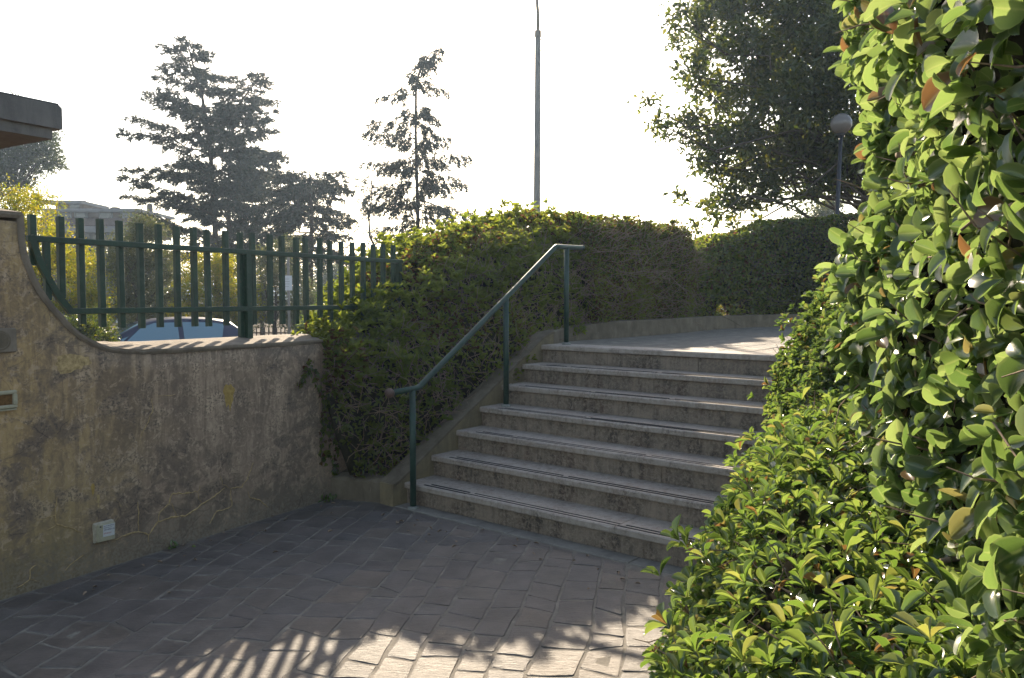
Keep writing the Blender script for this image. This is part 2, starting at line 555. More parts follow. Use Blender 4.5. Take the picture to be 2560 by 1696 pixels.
def leaf_mesh(name, pos, axis, nrm, L, W, mat, T=T_LO, var=None):
    tv, tf = T
    n = len(pos)
    a, s, nn = leaf_frames(axis, nrm)
    L = np.broadcast_to(np.asarray(L, float), (n,))
    W = np.broadcast_to(np.asarray(W, float), (n,))
    P = (pos[:, None, :] + (L[:, None] * tv[None, :, 0])[..., None] * a[:, None, :]
         + (W[:, None] * tv[None, :, 1])[..., None] * s[:, None, :]
         + (L[:, None] * tv[None, :, 2])[..., None] * nn[:, None, :])
    k = len(tv)
    loops = np.concatenate([np.array(f) for f in tf])
    sizes = np.array([len(f) for f in tf])
    allv = (loops[None, :] + (np.arange(n) * k)[:, None]).ravel()
    alls = np.tile(sizes, n)
    starts = np.concatenate([[0], np.cumsum(alls)[:-1]])
    me = bpy.data.meshes.new(name)
    me.vertices.add(n * k)
    me.vertices.foreach_set("co", P.reshape(-1).astype(np.float32))
    me.loops.add(len(allv))
    me.loops.foreach_set("vertex_index", allv.astype(np.int32))
    me.polygons.add(len(alls))
    me.polygons.foreach_set("loop_start", starts.astype(np.int32))
    me.polygons.foreach_set("loop_total", alls.astype(np.int32))
    me.polygons.foreach_set("use_smooth", np.ones(len(alls), dtype=bool))
    if var is None: var = rng.random(n)
    at_ = me.attributes.new("var", 'FLOAT', 'POINT')
    at_.data.foreach_set("value", np.repeat(var, k).astype(np.float32))
    ra = me.attributes.new("rib", 'FLOAT', 'POINT')
    ra.data.foreach_set("value", np.tile(rib_of(tv), n).astype(np.float32))
    me.materials.append(mat)
    me.update(calc_edges=True)
    return me


def rand_unit(n):
    v = rng.normal(size=(n, 3))
    return unit(v)


def lump(p, f=2.0, seed=0.0):
    """cheap smooth pseudo noise in -1..1"""
    x, y, z = p[..., 0] * f + seed, p[..., 1] * f + seed * 1.7, p[..., 2] * f - seed
    return (np.sin(x * 1.3 + 2 * np.sin(y * .9)) + np.sin(y * 1.7 + 1.5 * np.sin(z * 1.1 + x * .6)) + np.sin(z * 2.1 + 1.8 * np.sin(x * 1.2 - y * .7))) / 3


PI2 = math.pi / 2


class Hedge:
    """stations: (L xy, R xy, base z, top z); superelliptic cross-section"""
    def __init__(s, st, p=.45, shear=0.0, zref=0.0, amp=.06, freq=2.0, seed=1.0, lean=None):
        s.lean = np.array(lean) if lean is not None else None
        s.st = [(V(*a), V(*b), c, d) for a, b, c, d in st]
        s.p, s.shear, s.zref, s.amp, s.freq, s.seed = p, shear, zref, amp, freq, seed
        mids = [(a + b) / 2 for a, b, c, d in s.st]
        ln = [0.0]
        for i in range(1, len(mids)): ln.append(ln[-1] + np.linalg.norm(mids[i] - mids[i - 1]))
        s.ln = np.array(ln)
        s.A = np.array([q[0] for q in s.st]); s.B = np.array([q[1] for q in s.st])
        s.zb = np.array([q[2] for q in s.st]); s.zt = np.array([q[3] for q in s.st])

    def sec(s, t):
        g = lambda arr: np.interp(t, s.ln, arr)
        A = np.stack([g(s.A[:, 0]), g(s.A[:, 1])], -1)
        B = np.stack([g(s.B[:, 0]), g(s.B[:, 1])], -1)
        return A, B, g(s.zb), g(s.zt)

    def point(s, t, th, inset=0.0, noise=True):
        """th 0 = right foot, pi/2 = top, pi = left foot"""
        A, B, zb, zt = s.sec(t)
        c, sn = np.cos(th), np.sin(th)
        x = np.sign(c) * np.abs(c) ** s.p
        z = np.abs(sn) ** s.p
        m = (A + B) / 2
        h = (B - A) / 2
        hw = np.linalg.norm(h, axis=-1)
        k = np.maximum(0.05, 1 - inset / np.maximum(hw, .05))
        xy = m + h * (x * k)[..., None]
        zz = zb + (np.maximum(zt - zb - inset, .05)) * z
        if s.lean is not None:
            xy = xy - h / np.maximum(hw, .01)[..., None] * (np.interp(t, s.ln, s.lean) * z ** 2)[..., None]
        P = np.concatenate([xy, zz[..., None]], -1)
        if s.shear:
            P[..., 0] += s.shear * np.maximum(0, s.zref - P[..., 2])
        if noise:
            nd = s.normal(t, th)
            P = P + nd * (s.amp * lump(P, s.freq, s.seed) + s.amp * .5 * lump(P, s.freq * 3.1, s.seed + 4))[..., None]
        return P

    def normal(s, t, th):
        e = 1e-3
        th2 = np.clip(th, .02, math.pi - .02)
        a = s.point(t, th2 + e, 0, False) - s.point(t, th2 - e, 0, False)
        tt = np.clip(t, s.ln[0] + 2 * e, s.ln[-1] - 2 * e)
        b = s.point(tt + e, th2, 0, False) - s.point(tt - e, th2, 0, False)
        n = np.cross(b, a)
        n = unit(n)
        # point away from the section centre
        A, B, zb, zt = s.sec(t)
        cen = np.concatenate([(A + B) / 2, (zb + (zt - zb) * .45)[..., None]], -1)
        sg = np.sign(np.sum(n * (s.point(t, th2, 0, False) - cen), -1))
        return n * sg[..., None]

    def table(s):
        u = np.linspace(0, 1, 300) ** 5
        th = np.concatenate([u * PI2, math.pi - (u[:-1] * PI2)[::-1]])
        acc = np.zeros(len(th) - 1)
        for t in np.linspace(s.ln[0], s.ln[-1], 7):
            P = s.point(np.full(len(th), t), th, 0, False)
            acc += np.linalg.norm(np.diff(P, axis=0), axis=1)
        return th, np.concatenate([[0], np.cumsum(acc)])

    def sample(s, n, th0=0.0, th1=math.pi, t0=0.0, t1=1.0):
        """even over the surface; th0, th1 as shares of the way round (times pi)"""
        th, c = s.table()
        w = c[-1] * (th0 / math.pi + (th1 - th0) / math.pi * rng.random(n))
        return s.ln[0] + (t0 + (t1 - t0) * rng.random(n)) * (s.ln[-1] - s.ln[0]), np.interp(w, c, th)

    def core(s, name, inset, mat, parent, nt=40, nth=24):  # closed hull under the leaves, added to block light and see-through
        t = np.linspace(s.ln[0], s.ln[-1], nt)
        tb_, cb_ = s.table()
        th = np.interp(np.linspace(0, cb_[-1], nth), cb_, tb_)
        TT, HH = np.meshgrid(t, th, indexing='ij')
        P = s.point(TT.ravel(), HH.ravel(), inset, True)
        fs = []
        for i in range(nt - 1):
            for j in range(nth - 1):
                fs.append((i * nth + j, i * nth + j + 1, (i + 1) * nth + j + 1, (i + 1) * nth + j))
        fs.append(tuple(range(nth)))
        fs.append(tuple((nt - 1) * nth + j for j in range(nth))[::-1])
        return link(name, mesh(name, P, fs, mat, True), parent)


def shell_leaves(h, n, L, W, depth=.05, th=(0, math.pi), tr=(0, 1), up=.25, spread=.9, jit=.3):
    t, a = h.sample(n, th[0], th[1], tr[0], tr[1])
    nr = h.normal(t, a)
    P = h.point(t, a) - nr * (rng.exponential(depth, len(t)) - .02)[:, None]
    ax = unit(nr * .5 + rand_unit(len(t)) * spread + V(0, 0, up))
    nn = unit(nr + V(0, 0, .45) + rand_unit(len(t)) * .65)
    k = 1 + jit * (rng.random(len(t)) * 2 - 1)
    return P, ax, nn, L * k, W * k


def rosettes(h, n, per, L, W, th=(0, math.pi), tr=(0, 1), out=.03, depth=.03, tilt=1.0, jit=.3, upb=.7):
    t, a = h.sample(n, th[0], th[1], tr[0], tr[1])
    nr = h.normal(t, a)
    c = h.point(t, a) + nr * (out * rng.random(len(t)) - rng.exponential(depth, len(t)))[:, None]
    sh = unit(nr * .8 + V(0, 0, upb) + rand_unit(len(t)) * .45)
    P, A, N, LL, WW = [], [], [], [], []
    x = unit(np.cross(sh, rand_unit(len(t))))
    y = np.cross(sh, x)
    for k in range(per):
        ang = 2 * math.pi * k / per * 1.0 + rng.random(len(t)) * 1.0
        el = tilt * (.35 + .75 * rng.random(len(t)))
        rad = np.cos(ang)[:, None] * x + np.sin(ang)[:, None] * y
        ax = unit(rad * np.sin(el)[:, None] + sh * np.cos(el)[:, None])
        nn = unit(sh * np.sin(el)[:, None] - rad * np.cos(el)[:, None] + rand_unit(len(t)) * .25)
        s_ = (1 + jit * (rng.random(len(t)) * 2 - 1))
        P.append(c + ax * .004); A.append(ax); N.append(nn); LL.append(L * s_); WW.append(W * s_)
    return np.concatenate(P), np.concatenate(A), np.concatenate(N), np.concatenate(LL), np.concatenate(WW)


def cat_leaves(*ls):
    return tuple(np.concatenate([np.broadcast_to(l[i], l[0].shape[:1]) if i > 2 else l[i] for l in ls]) for i in range(5))


def twigs_on(h, n, mat, parent, name="twigs", length=.25, r=.003, th=(0, math.pi), depth=.03, tr=(0, 1), droop=0.0):
    mb = MB()
    t, a = h.sample(n, th[0], th[1], tr[0], tr[1])
    nr = h.normal(t, a)
    P = h.point(t, a) - nr * (rng.random(len(t)) * depth)[:, None]
    for i in range(len(t)):
        d = unit(nr[i] * .35 + rand_unit(1)[0] * .8 + V(0, 0, .35))
        l = length * (.5 + rng.random())
        q = P[i] + d * l * .5 + rand_unit(1)[0] * l * .12
        mb.tube([P[i] - d * l * .3, q, P[i] + d * l * .9 + V(0, 0, -droop * l)], [r, r * .8, r * .4], 4, False)
    o = mb.build(name, mat, parent, True)
    o["kind"] = "stuff"
    return o


LEAF_VARIANTS = {}


def single_leaves(parent, idx, data, T, mat, key, name="leaf"):
    """each of these leaves is an object of its own, sharing a few meshes"""
    if key not in LEAF_VARIANTS:
        vs = []
        for k in range(7):
            tv, tf = T
            u = tv[:, 0]
            w = tv.copy()
            bend = rng.uniform(-.3, .5)
            twist = rng.uniform(-.5, .5)
            w[:, 2] += -bend * u ** 2 + twist * u * tv[:, 1]
            w[:, 1] += .06 * rng.normal() * u ** 2
            w[:, 1] *= rng.uniform(.85, 1.15)
            w[:, 2] += .012 * np.sin(9 * u + rng.random() * 6) * np.abs(tv[:, 1]) * 2
            me = mesh(key, w, tf, mat, True)
            ra = me.attributes.new("rib", 'FLOAT', 'POINT')
            ra.data.foreach_set("value", rib_of(tv).astype(np.float32))
            vs.append(me)
        LEAF_VARIANTS[key] = vs
    P, A, N, L, W = data
    a, s, nn = leaf_frames(A, N)
    for i in idx:
        o = bpy.data.objects.new(name, LEAF_VARIANTS[key][rng.integers(0, 7)])
        m = Matrix((a[i] * L[i], s[i] * W[i], nn[i] * L[i])).transposed().to_4x4()
        m.translation = Vector(P[i])
        COL.objects.link(o)
        o.parent = parent
        o.matrix_basis = m


def biggest(data, n, lo=(0, 2560), hi=(0, 1696), front=None):
    """indices of leaves that show largest in the photo"""
    P, A, N, L, W = data
    y = P[:, 1]
    px = 1280 + F * P[:, 0] / np.maximum(y, .1)
    z = P[:, 2] - 1.6
    py = 848 - F * (y * PS + z * PC) / np.maximum(y * PC - z * PS, .1)
    sc = L / np.maximum(y, .1)
    ok = (px > lo[0]) & (px < lo[1]) & (py > hi[0]) & (py < hi[1]) & (y > .4)
    if front is not None: ok &= front
    sc = np.where(ok, sc * (0.75 + .5 * rng.random(len(sc))), -1)
    ii = np.argsort(-sc)[:n]
    return ii[sc[ii] > 0]

# ------------------------------------------------------------------ frames of the place
LAND = 1.155                       # upper terrace level
RISE, GOING = 0.165, 0.296
STREET = -0.30
WO, WR = V(-2.716, 4.081, 0), math.atan2(.859, .513)            # boundary wall: local x along it, y outwards
SO, SR = V(-.838, 6.042, 0), R(-38.93)                          # stairs: local x across, y upwards
WD, WN = V(math.cos(WR), math.sin(WR), 0), V(-math.sin(WR), math.cos(WR), 0)
SD, SN = V(math.cos(SR), math.sin(SR), 0), V(-math.sin(SR), math.cos(SR), 0)


def wallpt(s, off=0.0, z=0.0):
    return WO + WD * s + WN * off + V(0, 0, z)


def stairpt(x, y, z=0.0):
    return SO + SD * x + SN * y + V(0, 0, z)


# ------------------------------------------------------------------ the setting: ground, street, paving, terrace
g = MB().add([(-900, -300, STREET - .03), (900, -300, STREET - .03), (900, 1500, STREET - .03), (-900, 1500, STREET - .03)], [(0, 1, 2, 3)]).build('ground', M['soil'])
tag(g, kind='structure')
st = MB().add([tuple(at(-500, 900, 13)[:2]) + (STREET,), (1.5, 14.5, STREET), (5.5, 24, STREET), (-22, 21, STREET)], [(0, 1, 2, 3)]).build('street', M['asphalt'])
tag(st, kind='structure')


def clip(poly, p, n):
    """keep the side of the line through p where dot(q-p, n) >= 0"""
    out = []
    for i in range(len(poly)):
        a, b = poly[i], poly[(i + 1) % len(poly)]
        da, db = (a[0] - p[0]) * n[0] + (a[1] - p[1]) * n[1], (b[0] - p[0]) * n[0] + (b[1] - p[1]) * n[1]
        if da >= 0: out.append(a)
        if (da >= 0) != (db >= 0):
            t = da / (da - db)
            out.append((a[0] + t * (b[0] - a[0]), a[1] + t * (b[1] - a[1])))
    return out


def area(poly):
    return .5 * abs(sum(poly[i][0] * poly[(i + 1) % len(poly)][1] - poly[(i + 1) % len(poly)][0] * poly[i][1] for i in range(len(poly))))


def stone_obj(poly, parent, z, gap, mat, th=.03, name="paving_stone"):
    P = np.array(poly)
    c = P.mean(0)
    # orient counter-clockwise, round the corners a little
    s = sum(P[i][0] * P[(i + 1) % len(P)][1] - P[(i + 1) % len(P)][0] * P[i][1] for i in range(len(P)))
    if s < 0: P = P[::-1]
    Q = []
    for i in range(len(P)):
        a, b, d = P[i - 1], P[i], P[(i + 1) % len(P)]
        for q in (a, d):
            l = np.linalg.norm(q - b)
            Q.append(b + (q - b) * min(.3, (.005 + .008 * rng.random()) / max(l, 1e-6)))
    Q = np.array(Q)
    out = []
    for i in range(len(Q)):
        out.append(Q[i])
        b = Q[(i + 1) % len(Q)]
        l = np.linalg.norm(b - Q[i])
        if l > .1:
            out.append((Q[i] + b) / 2 + rng.normal(size=2) * .004)
    Q = np.array(out)

    def inset(Q, d):
        r = Q - c
        l = np.linalg.norm(r, axis=1, keepdims=True)
        return c + r * np.maximum(0.2, 1 - d / np.maximum(l, 1e-6))
    Q0, Q1, Q2 = inset(Q, gap), inset(Q, gap + .003), inset(Q, gap + .010)
    tilt = rng.normal(size=2) * .005
    n = len(Q)
    zz = lambda q, h: h + (q - c) @ tilt
    vs = [(*q, z - th) for q in Q0] + [(*q, z - .0035 + zz(q, 0)) for q in Q0] + [(*q, z - .0008 + zz(q, 0) + rng.normal() * .0012) for q in Q1] + [(*q, z + zz(q, 0)) for q in Q2] + [(*c, z + rng.normal() * .002)]
    fs = []
    for r in range(3):
        for i in range(n):
            j = (i + 1) % n
            fs.append((r * n + i, r * n + j, (r + 1) * n + j, (r + 1) * n + i))
    for i in range(n):
        fs.append((3 * n + i, 3 * n + (i + 1) % n, 4 * n))
    return link(name, mesh(name, vs, fs, mat), parent)


def lay_stones(parent, origin, ang, rows, cols, region, rw, ln, z, gap, maxn=300):
    """rows of irregular setts; ang = direction of the rows (from +Y)"""
    a = V(math.sin(ang), math.cos(ang))
    b = V(math.cos(ang), -math.sin(ang))
    y = 0.0
    made = 0
    prev_j = None
    edges = [rng.normal() * .0]
    while y < rows:
        w = rng.uniform(*rw)
        x = -rng.random() * ln[1]
        e0, e1 = y, y + w
        wob = lambda xx, yy: .018 * math.sin(xx * 2.3 + yy * 5.1) + .01 * math.sin(xx * 6.1 + yy * 3.0)
        sk_prev = rng.normal() * .03
        while x < cols:
            l = rng.uniform(*ln)
            sk = rng.normal() * .035
            q = [(x, e0 + wob(x, e0)), (x + l, e0 + wob(x + l, e0)), (x + l + sk, e1 + wob(x + l, e1)), (x + sk_prev, e1 + wob(x, e1))]
            sk_prev = sk
            poly = [tuple(origin + a * p[0] + b * p[1]) for p in q]
            for (p, n) in region:
                poly = clip(poly, p, n)
                if len(poly) < 3: break
            if len(poly) >= 3 and area(poly) > .006 and made < maxn:
                stone_obj(poly, parent, z, gap * (.8 + .5 * rng.random()), M['porphyry'])
                made += 1
            x += l
        y += w
    return made


pav_poly = [tuple(wallpt(-2.2)[:2]), tuple(wallpt(2.62)[:2]), tuple(stairpt(-.1, .1)[:2]), tuple(stairpt(3.4, .1)[:2]), (4.6, -2.5), (-4.2, -2.5)]
pav = MB().prism(pav_poly[::-1], -.1, -.0035).build('pavement', M['mortar'])
tag(pav, kind='structure')
reg = [(tuple(wallpt(0, -.02)[:2]), tuple(-WN[:2])),
       (tuple(stairpt(0, -.13)[:2]), tuple(-SN[:2])),
       ((-1.427, 6.14), (-.266, -.964)),
       ((0, 2.75), (0, 1)), ((.72, 0), (-.92, .38))]
nst = lay_stones(pav, V(-3.7, .6), R(10.5), 5.2, 7.0, reg, (.145, .225), (.13, .32), 0.0, .008)

# terrace slab
KERB = [(.36, 7.53), (.62, 8.22), (1.228, 8.9), (2.176, 10.12), (3.14, 11.5), (4.4, 12.4), (7.5, 13.1)]
ter_poly = [tuple(stairpt(.0, 1.86)[:2]), tuple(stairpt(6.5, 1.86)[:2]), (9, 6), (9, 14.6), (6.5, 14.6), (4.0, 13.7), (2.9, 12.7), (1.7, 11.0), (.2, 9.2), (-.35, 8.2), (.1, 7.6)]
ter = MB().prism(ter_poly, -.2, LAND - .010).build('terrace', M['mortar'])
tag(ter, kind='structure')
treg = [(tuple(stairpt(0, 2.085)[:2]), tuple(SN[:2]))]
KI = KERB
for i in range(len(KI) - 1):
    d = unit(V(KI[i + 1][0] - KI[i][0], KI[i + 1][1] - KI[i][1]))
    treg.append((KI[i], (d[1], -d[0])))
treg.append(((4.6, 0), (-1, 0)))
lay_stones(ter, V(.2, 5.2), R(38), 4.2, 9.0, treg, (.26, .34), (.3, .55), LAND, .007, 160)

# ------------------------------------------------------------------ boundary wall (local frame: x along, z up)
PROFILE = [(-.75, 2.055), (.165, 2.06), (.18, 2.04), (.184, 1.92), (.197, 1.824), (.242, 1.70), (.296, 1.60), (.368, 1.51), (.452, 1.418), (.539, 1.361), (.633, 1.317),
           (.74, 1.297), (.9, 1.287), (1.1, 1.283), (1.5, 1.281), (2.0, 1.279), (2.6, 1.277), (4.0, 1.277), (6.6, 1.277)]


def smooth_profile(pts, k=4):
    P = np.array(pts)
    out = []
    for i in range(len(P) - 1):
        p0, p1, p2, p3 = P[max(i - 1, 0)], P[i], P[i + 1], P[min(i + 2, len(P) - 1)]
        sharp = i < 3 or i > 12
        for j in range(1 if sharp else k):
            t = j / k
            if sharp: out.append(p1); continue
            out.append(.5 * ((2 * p1) + (-p0 + p2) * t + (2 * p0 - 5 * p1 + 4 * p2 - p3) * t * t + (-p0 + 3 * p1 - 3 * p2 + p3) * t ** 3))
    out.append(P[-1])
    return np.array(out)


PR = smooth_profile(PROFILE)


def curve_z(s):
    return float(np.interp(s, PR[3:, 0], PR[3:, 1]))


wall = empty('boundary_wall', WO, WR)
tag(wall, 'stained ochre plaster wall sweeping down from a tall pillar, green railing on top', 'wall')
mb = MB()
CT = .035
low = [(p[0] - (.02 if i in (2, 3) else 0), p[1] - CT) for i, p in enumerate(PR)]
# subdivided front skin so that the face is a real, slightly uneven plaster surface
xs = np.unique(np.concatenate([[p[0] for p in low], np.arange(-.75, 6.6, .12)]))
xs = xs[np.concatenate([[True], np.diff(xs) > .006])]
lx = np.array([p[0] for p in low]); lz = np.array([p[1] for p in low])
o_ = np.argsort(lx, kind='stable')
topz = np.interp(xs, lx[o_], lz[o_])
nz_ = 12
vs, fs = [], []
for y in (0, 1):
    for i, x in enumerate(xs):
        for j in range(nz_ + 1):
            z = -.12 + (topz[i] + .12) * j / nz_
            w = .006 * lump(V(x, y * 3, z)[None, :], 3.0, 2.0)[0] + .003 * lump(V(x, 0, z)[None, :], 9.0, 5.0)[0]
            vs.append((x, (0 + w) if y == 0 else .26, z))
nx = len(xs); K = nz_ + 1
for i in range(nx - 1):
    for j in range(nz_):
        a = i * K + j
        fs.append((a, a + K, a + K + 1, a + 1))
        b = nx * K + a
        fs.append((b, b + 1, b + K + 1, b + K))
    a = i * K + nz_
    fs.append((a, a + K, nx * K + a + K, nx * K + a))
fs.append(tuple(range(K)) + tuple(nx * K + j for j in range(K))[::-1])
fs.append((tuple((nx - 1) * K + j for j in range(K)) + tuple(nx * K + (nx - 1) * K + j for j in range(K))[::-1])[::-1])
mb.add(vs, fs)
mb.build('plaster_face', M['wall'], wall, True)
# coping following the sweep, sloping towards the court, with a thin lip
sec = [(-.016, -.004), (-.016, -CT * .55), (-.006, -CT), (.268, -CT), (.268, .034), (.02, .004)]
vs, fs = [], []
idx = [i for i in range(len(PR))]
tang = []
for i in range(len(PR)):
    t = unit(PR[min(i + 1, len(PR) - 1)] - PR[max(i - 1, 0)])
    tang.append(t)
fade = lambda x: 1.0
for i, p in enumerate(PR):
    nrm = V(-tang[i][1], tang[i][0])
    for (yy, h) in sec:
        k = .3 * rng.normal() * .003
        vs.append((p[0] + nrm[0] * h, yy + k, p[1] + nrm[1] * h + .0015 * rng.normal()))
ns = len(sec)
for i in range(len(PR) - 1):
    for k in range(ns):
        k2 = (k + 1) % ns
        fs.append((i * ns + k, (i + 1) * ns + k, (i + 1) * ns + k2, i * ns + k2))
fs.append(tuple(range(ns)))
fs.append(tuple((len(PR) - 1) * ns + k for k in range(ns))[::-1])
MB().add(vs, fs).build('coping', M['coping'], wall)

CR = [[(0.633, 0.15), (0.713, 0.161), (0.795, 0.162), (0.867, 0.121), (0.937, 0.188), (1.032, 0.194), (1.137, 0.174), (1.22, 0.202), (1.269, 0.227), (1.347, 0.246), (1.451, 0.297)], [(0.795, 0.162), (0.804, 0.255), (0.798, 0.345)], [(0.867, 0.121), (0.863, 0.077)], [(0.937, 0.188), (0.944, 0.244), (1.022, 0.283), (1.036, 0.344), (1.168, 0.321), (1.236, 0.312), (1.248, 0.352)], [(1.236, 0.312), (1.242, 0.269), (1.269, 0.227)], [(1.035, 0.28), (1.078, 0.188)], [(1.322, 0.081), (1.381, 0.146), (1.492, 0.151), (1.508, 0.16), (1.495, 0.282), (1.587, 0.275), (1.643, 0.321), (1.693, 0.427)], [(1.641, 0.232), (1.663, 0.182), (1.743, 0.151), (1.824, 0.074)], [(1.409, 0.392), (1.437, 0.325), (1.495, 0.282)], [(0.251, 0.313), (0.305, 0.33), (0.39, 0.288), (0.451, 0.246)], [(0.305, 0.33), (0.302, 0.397), (0.313, 0.485)], [(0.302, 0.386), (0.195, 0.377)], [(0.087, 0.038), (0.152, 0.066), (0.158, 0.114), (0.187, 0.135)], [(0.152, 0.066), (0.199, 0.037)], [(0.342, 0.059), (0.415, 0.099), (0.452, 0.115)], [(0.835, 0.75), (0.918, 0.894), (0.914, 0.973)], [(0.945, 0.987), (1.014, 0.976), (1.085, 0.983)]]
CW = [.012, .008, .006, .010, .006, .004, .008, .007, .004, .008, .007, .005, .007, .005, .006, .006, .004]


def face_w(x, z):
    return .006 * lump(V(x, 0, z)[None, :], 3.0, 2.0)[0] + .003 * lump(V(x, 0, z)[None, :], 9.0, 5.0)[0]


for cr, cw in zip(CR, CW):
    P = np.array(cr)
    fine = []
    for i in range(len(P) - 1):
        m = max(2, int(np.linalg.norm(P[i + 1] - P[i]) / .018))
        for j in range(m):
            t = j / m
            fine.append(P[i] * (1 - t) + P[i + 1] * t + rng.normal(size=2) * .0028)
    fine.append(P[-1])
    Q = np.array(fine)
    vs, fs = [], []
    for i, q in enumerate(Q):
        t = unit(Q[min(i + 1, len(Q) - 1)] - Q[max(i - 1, 0)])
        n = V(-t[1], t[0])
        w = cw * (.35 + .9 * rng.random()) * (1 - .6 * abs(2 * i / max(1, len(Q) - 1) - 1) ** 4)
        for sg, yy in ((-1, -.0008), (0, -.0042), (1, -.0008)):
            x, z = q + n * w * .5 * sg
            vs.append((x, face_w(x, z) + yy - .0015, z))
    for i in range(len(Q) - 1):
        a = i * 3
        fs += [(a, a + 1, a + 4, a + 3), (a + 1, a + 2, a + 5, a + 4)]
    link('plaster_crack', mesh('plaster_crack', vs, fs, M['crack']), wall)


def blob(cx, cz, rx, rz_, name, mat, tail=0.0, n=26, lift=.004, seed=0):
    vs = []
    for i in range(n):
        a = 2 * math.pi * i / n
        k = 1 + .1 * math.sin(3 * a + seed) + .07 * math.sin(7 * a + seed * 2) + .05 * rng.normal()
        x, z = cx + rx * k * math.cos(a), cz + rz_ * k * math.sin(a)
        if math.sin(a) < -.75: z -= tail * rng.random()
        vs.append((x, face_w(x, z) - lift * .45, z))
    vs.append((cx, face_w(cx, cz) - lift, cz))
    fs = [(i, (i + 1) % n, n) for i in range(n)]
    return link(name, mesh(name, vs, fs, mat, True), wall)


blob(1.497, .945, .046, .066, 'ochre_patch', M['ochre'], .06)
blob(.522, .49, .011, .03, 'ochre_patch', M['ochre'], .02)
blob(.552, .42, .009, .028, 'ochre_patch', M['crack'], .02)
blob(.42, 1.235, .10, .045, 'bare_plaster_patch', M['crack'], .03, seed=2)

# concrete repair square with a round plug
mb = MB().box((.045, -.006, 1.375), (.15, .014, .13), bev=.006)
pl = mb.build('repair_patch', M['coping'], wall)
ring = MB()
for r0, r1, y0, y1 in ((.052, .044, -.0136, -.0155), (.040, .0, -.0134, -.0142)):
    n = 24
    v0 = [(.04 + r0 * math.cos(2 * math.pi * i / n), y0, 1.375 + r0 * math.sin(2 * math.pi * i / n)) for i in range(n)]
    v1 = [(.04 + r1 * math.cos(2 * math.pi * i / n), y1, 1.375 + r1 * math.sin(2 * math.pi * i / n)) for i in range(n)]
    ring.add(v0 + v1, [(i, (i + 1) % n, n + (i + 1) % n, n + i) for i in range(n)])
ring.build('round_plug', M['kerbstone'], pl)

# recessed step light at the pillar
sl = empty('wall_light', wallpt(.03, -.004, 1.06), WR)
tag(sl, 'cream framed rectangular wall light with brown lens on the pillar', 'wall light')
mb = MB()
mb.box((0, 0, .038), (.165, .024, .02), bev=.005).box((0, 0, -.038), (.165, .024, .02), bev=.005)
mb.box((.073, -.0005, 0), (.02, .025, .060), bev=.004).box((-.073, -.0005, 0), (.02, .025, .060), bev=.004)
mb.box((0, -.006, -.053), (.15, .022, .006))
mb.build('frame', M['cream'], sl)
MB().box((0, .003, 0), (.128, .006, .058)).build('lens', M['lens'], sl)

# small junction box near the foot of the wall
jb = empty('junction_box', wallpt(.572, -.01, .222), WR)
tag(jb, 'small white junction box with a printed sticker low on the plaster wall', 'junction box')
MB().box((0, .004, 0), (.122, .024, .118), bev=.006).build('box_base', M['box_plastic'], jb)
lid = MB().box((.006, -.016, -.003), (.104, .016, .104), bev=.004).build('lid', M['cream'], jb, rot=(0, R(2.5), 0))
MB().box((.018, -.0245, .008), (.07, .001, .07)).build('sticker', M['white_label'], lid)


def text(body, size, loc, mat, parent, rot=(math.pi / 2, 0, 0), name='lettering'):
    c = bpy.data.curves.new(name, 'FONT')
    c.body = body
    c.size = size
    c.align_x = 'LEFT'
    c.extrude = .0002
    t = bpy.data.objects.new(name, c)
    me = bpy.data.meshes.new_from_object(t)
    bpy.data.objects.remove(t)
    me.materials.clear()
    me.materials.append(mat)
    return link(name, me, parent, loc, rot)


text("AUTOSPURGO", .0095, (-.014, -.0254, .032), M['ink_blue'], lid)
text("SPURGHI CIVILI", .0075, (-.014, -.0254, .022), M['ink_blue'], lid)
text("339 8707110", .0125, (-.014, -.0254, .008), M['ink_blue'], lid)
text("SPURGHI", .012, (-.014, -.0254, -.012), M['ink_red'], lid)
MB().box((-.034, -.0255, .036), (.008, .004, .008), bev=.002).build('screw', M['iron_dark'], lid)

# ------------------------------------------------------------------ railing on the wall
fence = empty('wall_railing', wallpt(0, .22, 0), WR)
tag(fence, 'dark green steel picket railing standing on the plaster wall coping', 'railing')
pick = {}
for i in range(25):
    s = .355 + .1322 * i
    if abs(s - 1.868) < .03: pass
    zb = max(1.375, curve_z(s) + .12)
    if i == 0: zb = 1.80
    if i == 1: zb = 1.60
    if i == 11: zb = 1.31
    key = round(zb, 3)
    if key not in pick:
        m = MB()
        # folded steel section: two faces meeting in a blunt nose
        prof = [(-.018, -.016), (-.015, -.019), (.015, -.019), (.018, -.016), (.018, .014), (.015, .017), (-.015, .017), (-.018, .014)]
        m.prism(prof, zb, 2.078)
        pick[key] = mesh('picket', m.v, m.f, M['paint'])
    o = link('picket', pick[key], fence, (s, .016, rng.normal() * .003))
    o.rotation_euler = (rng.normal() * .004, rng.normal() * .005, rng.normal() * .02)
MB().box((1.97, -.022, 1.935), (3.34, .026, .036), bev=.004).build('top_rail', M['paint'], fence)
MB().box((2.08, -.022, 1.520), (3.12, .026, .036), bev=.004).build('bottom_rail', M['paint'], fence)
for s in (1.853, 3.60):
    MB().box((s, -.012, (1.30 + 1.95) / 2), (.046, .046, .65), bev=.004).build('post', M['paint'], fence)
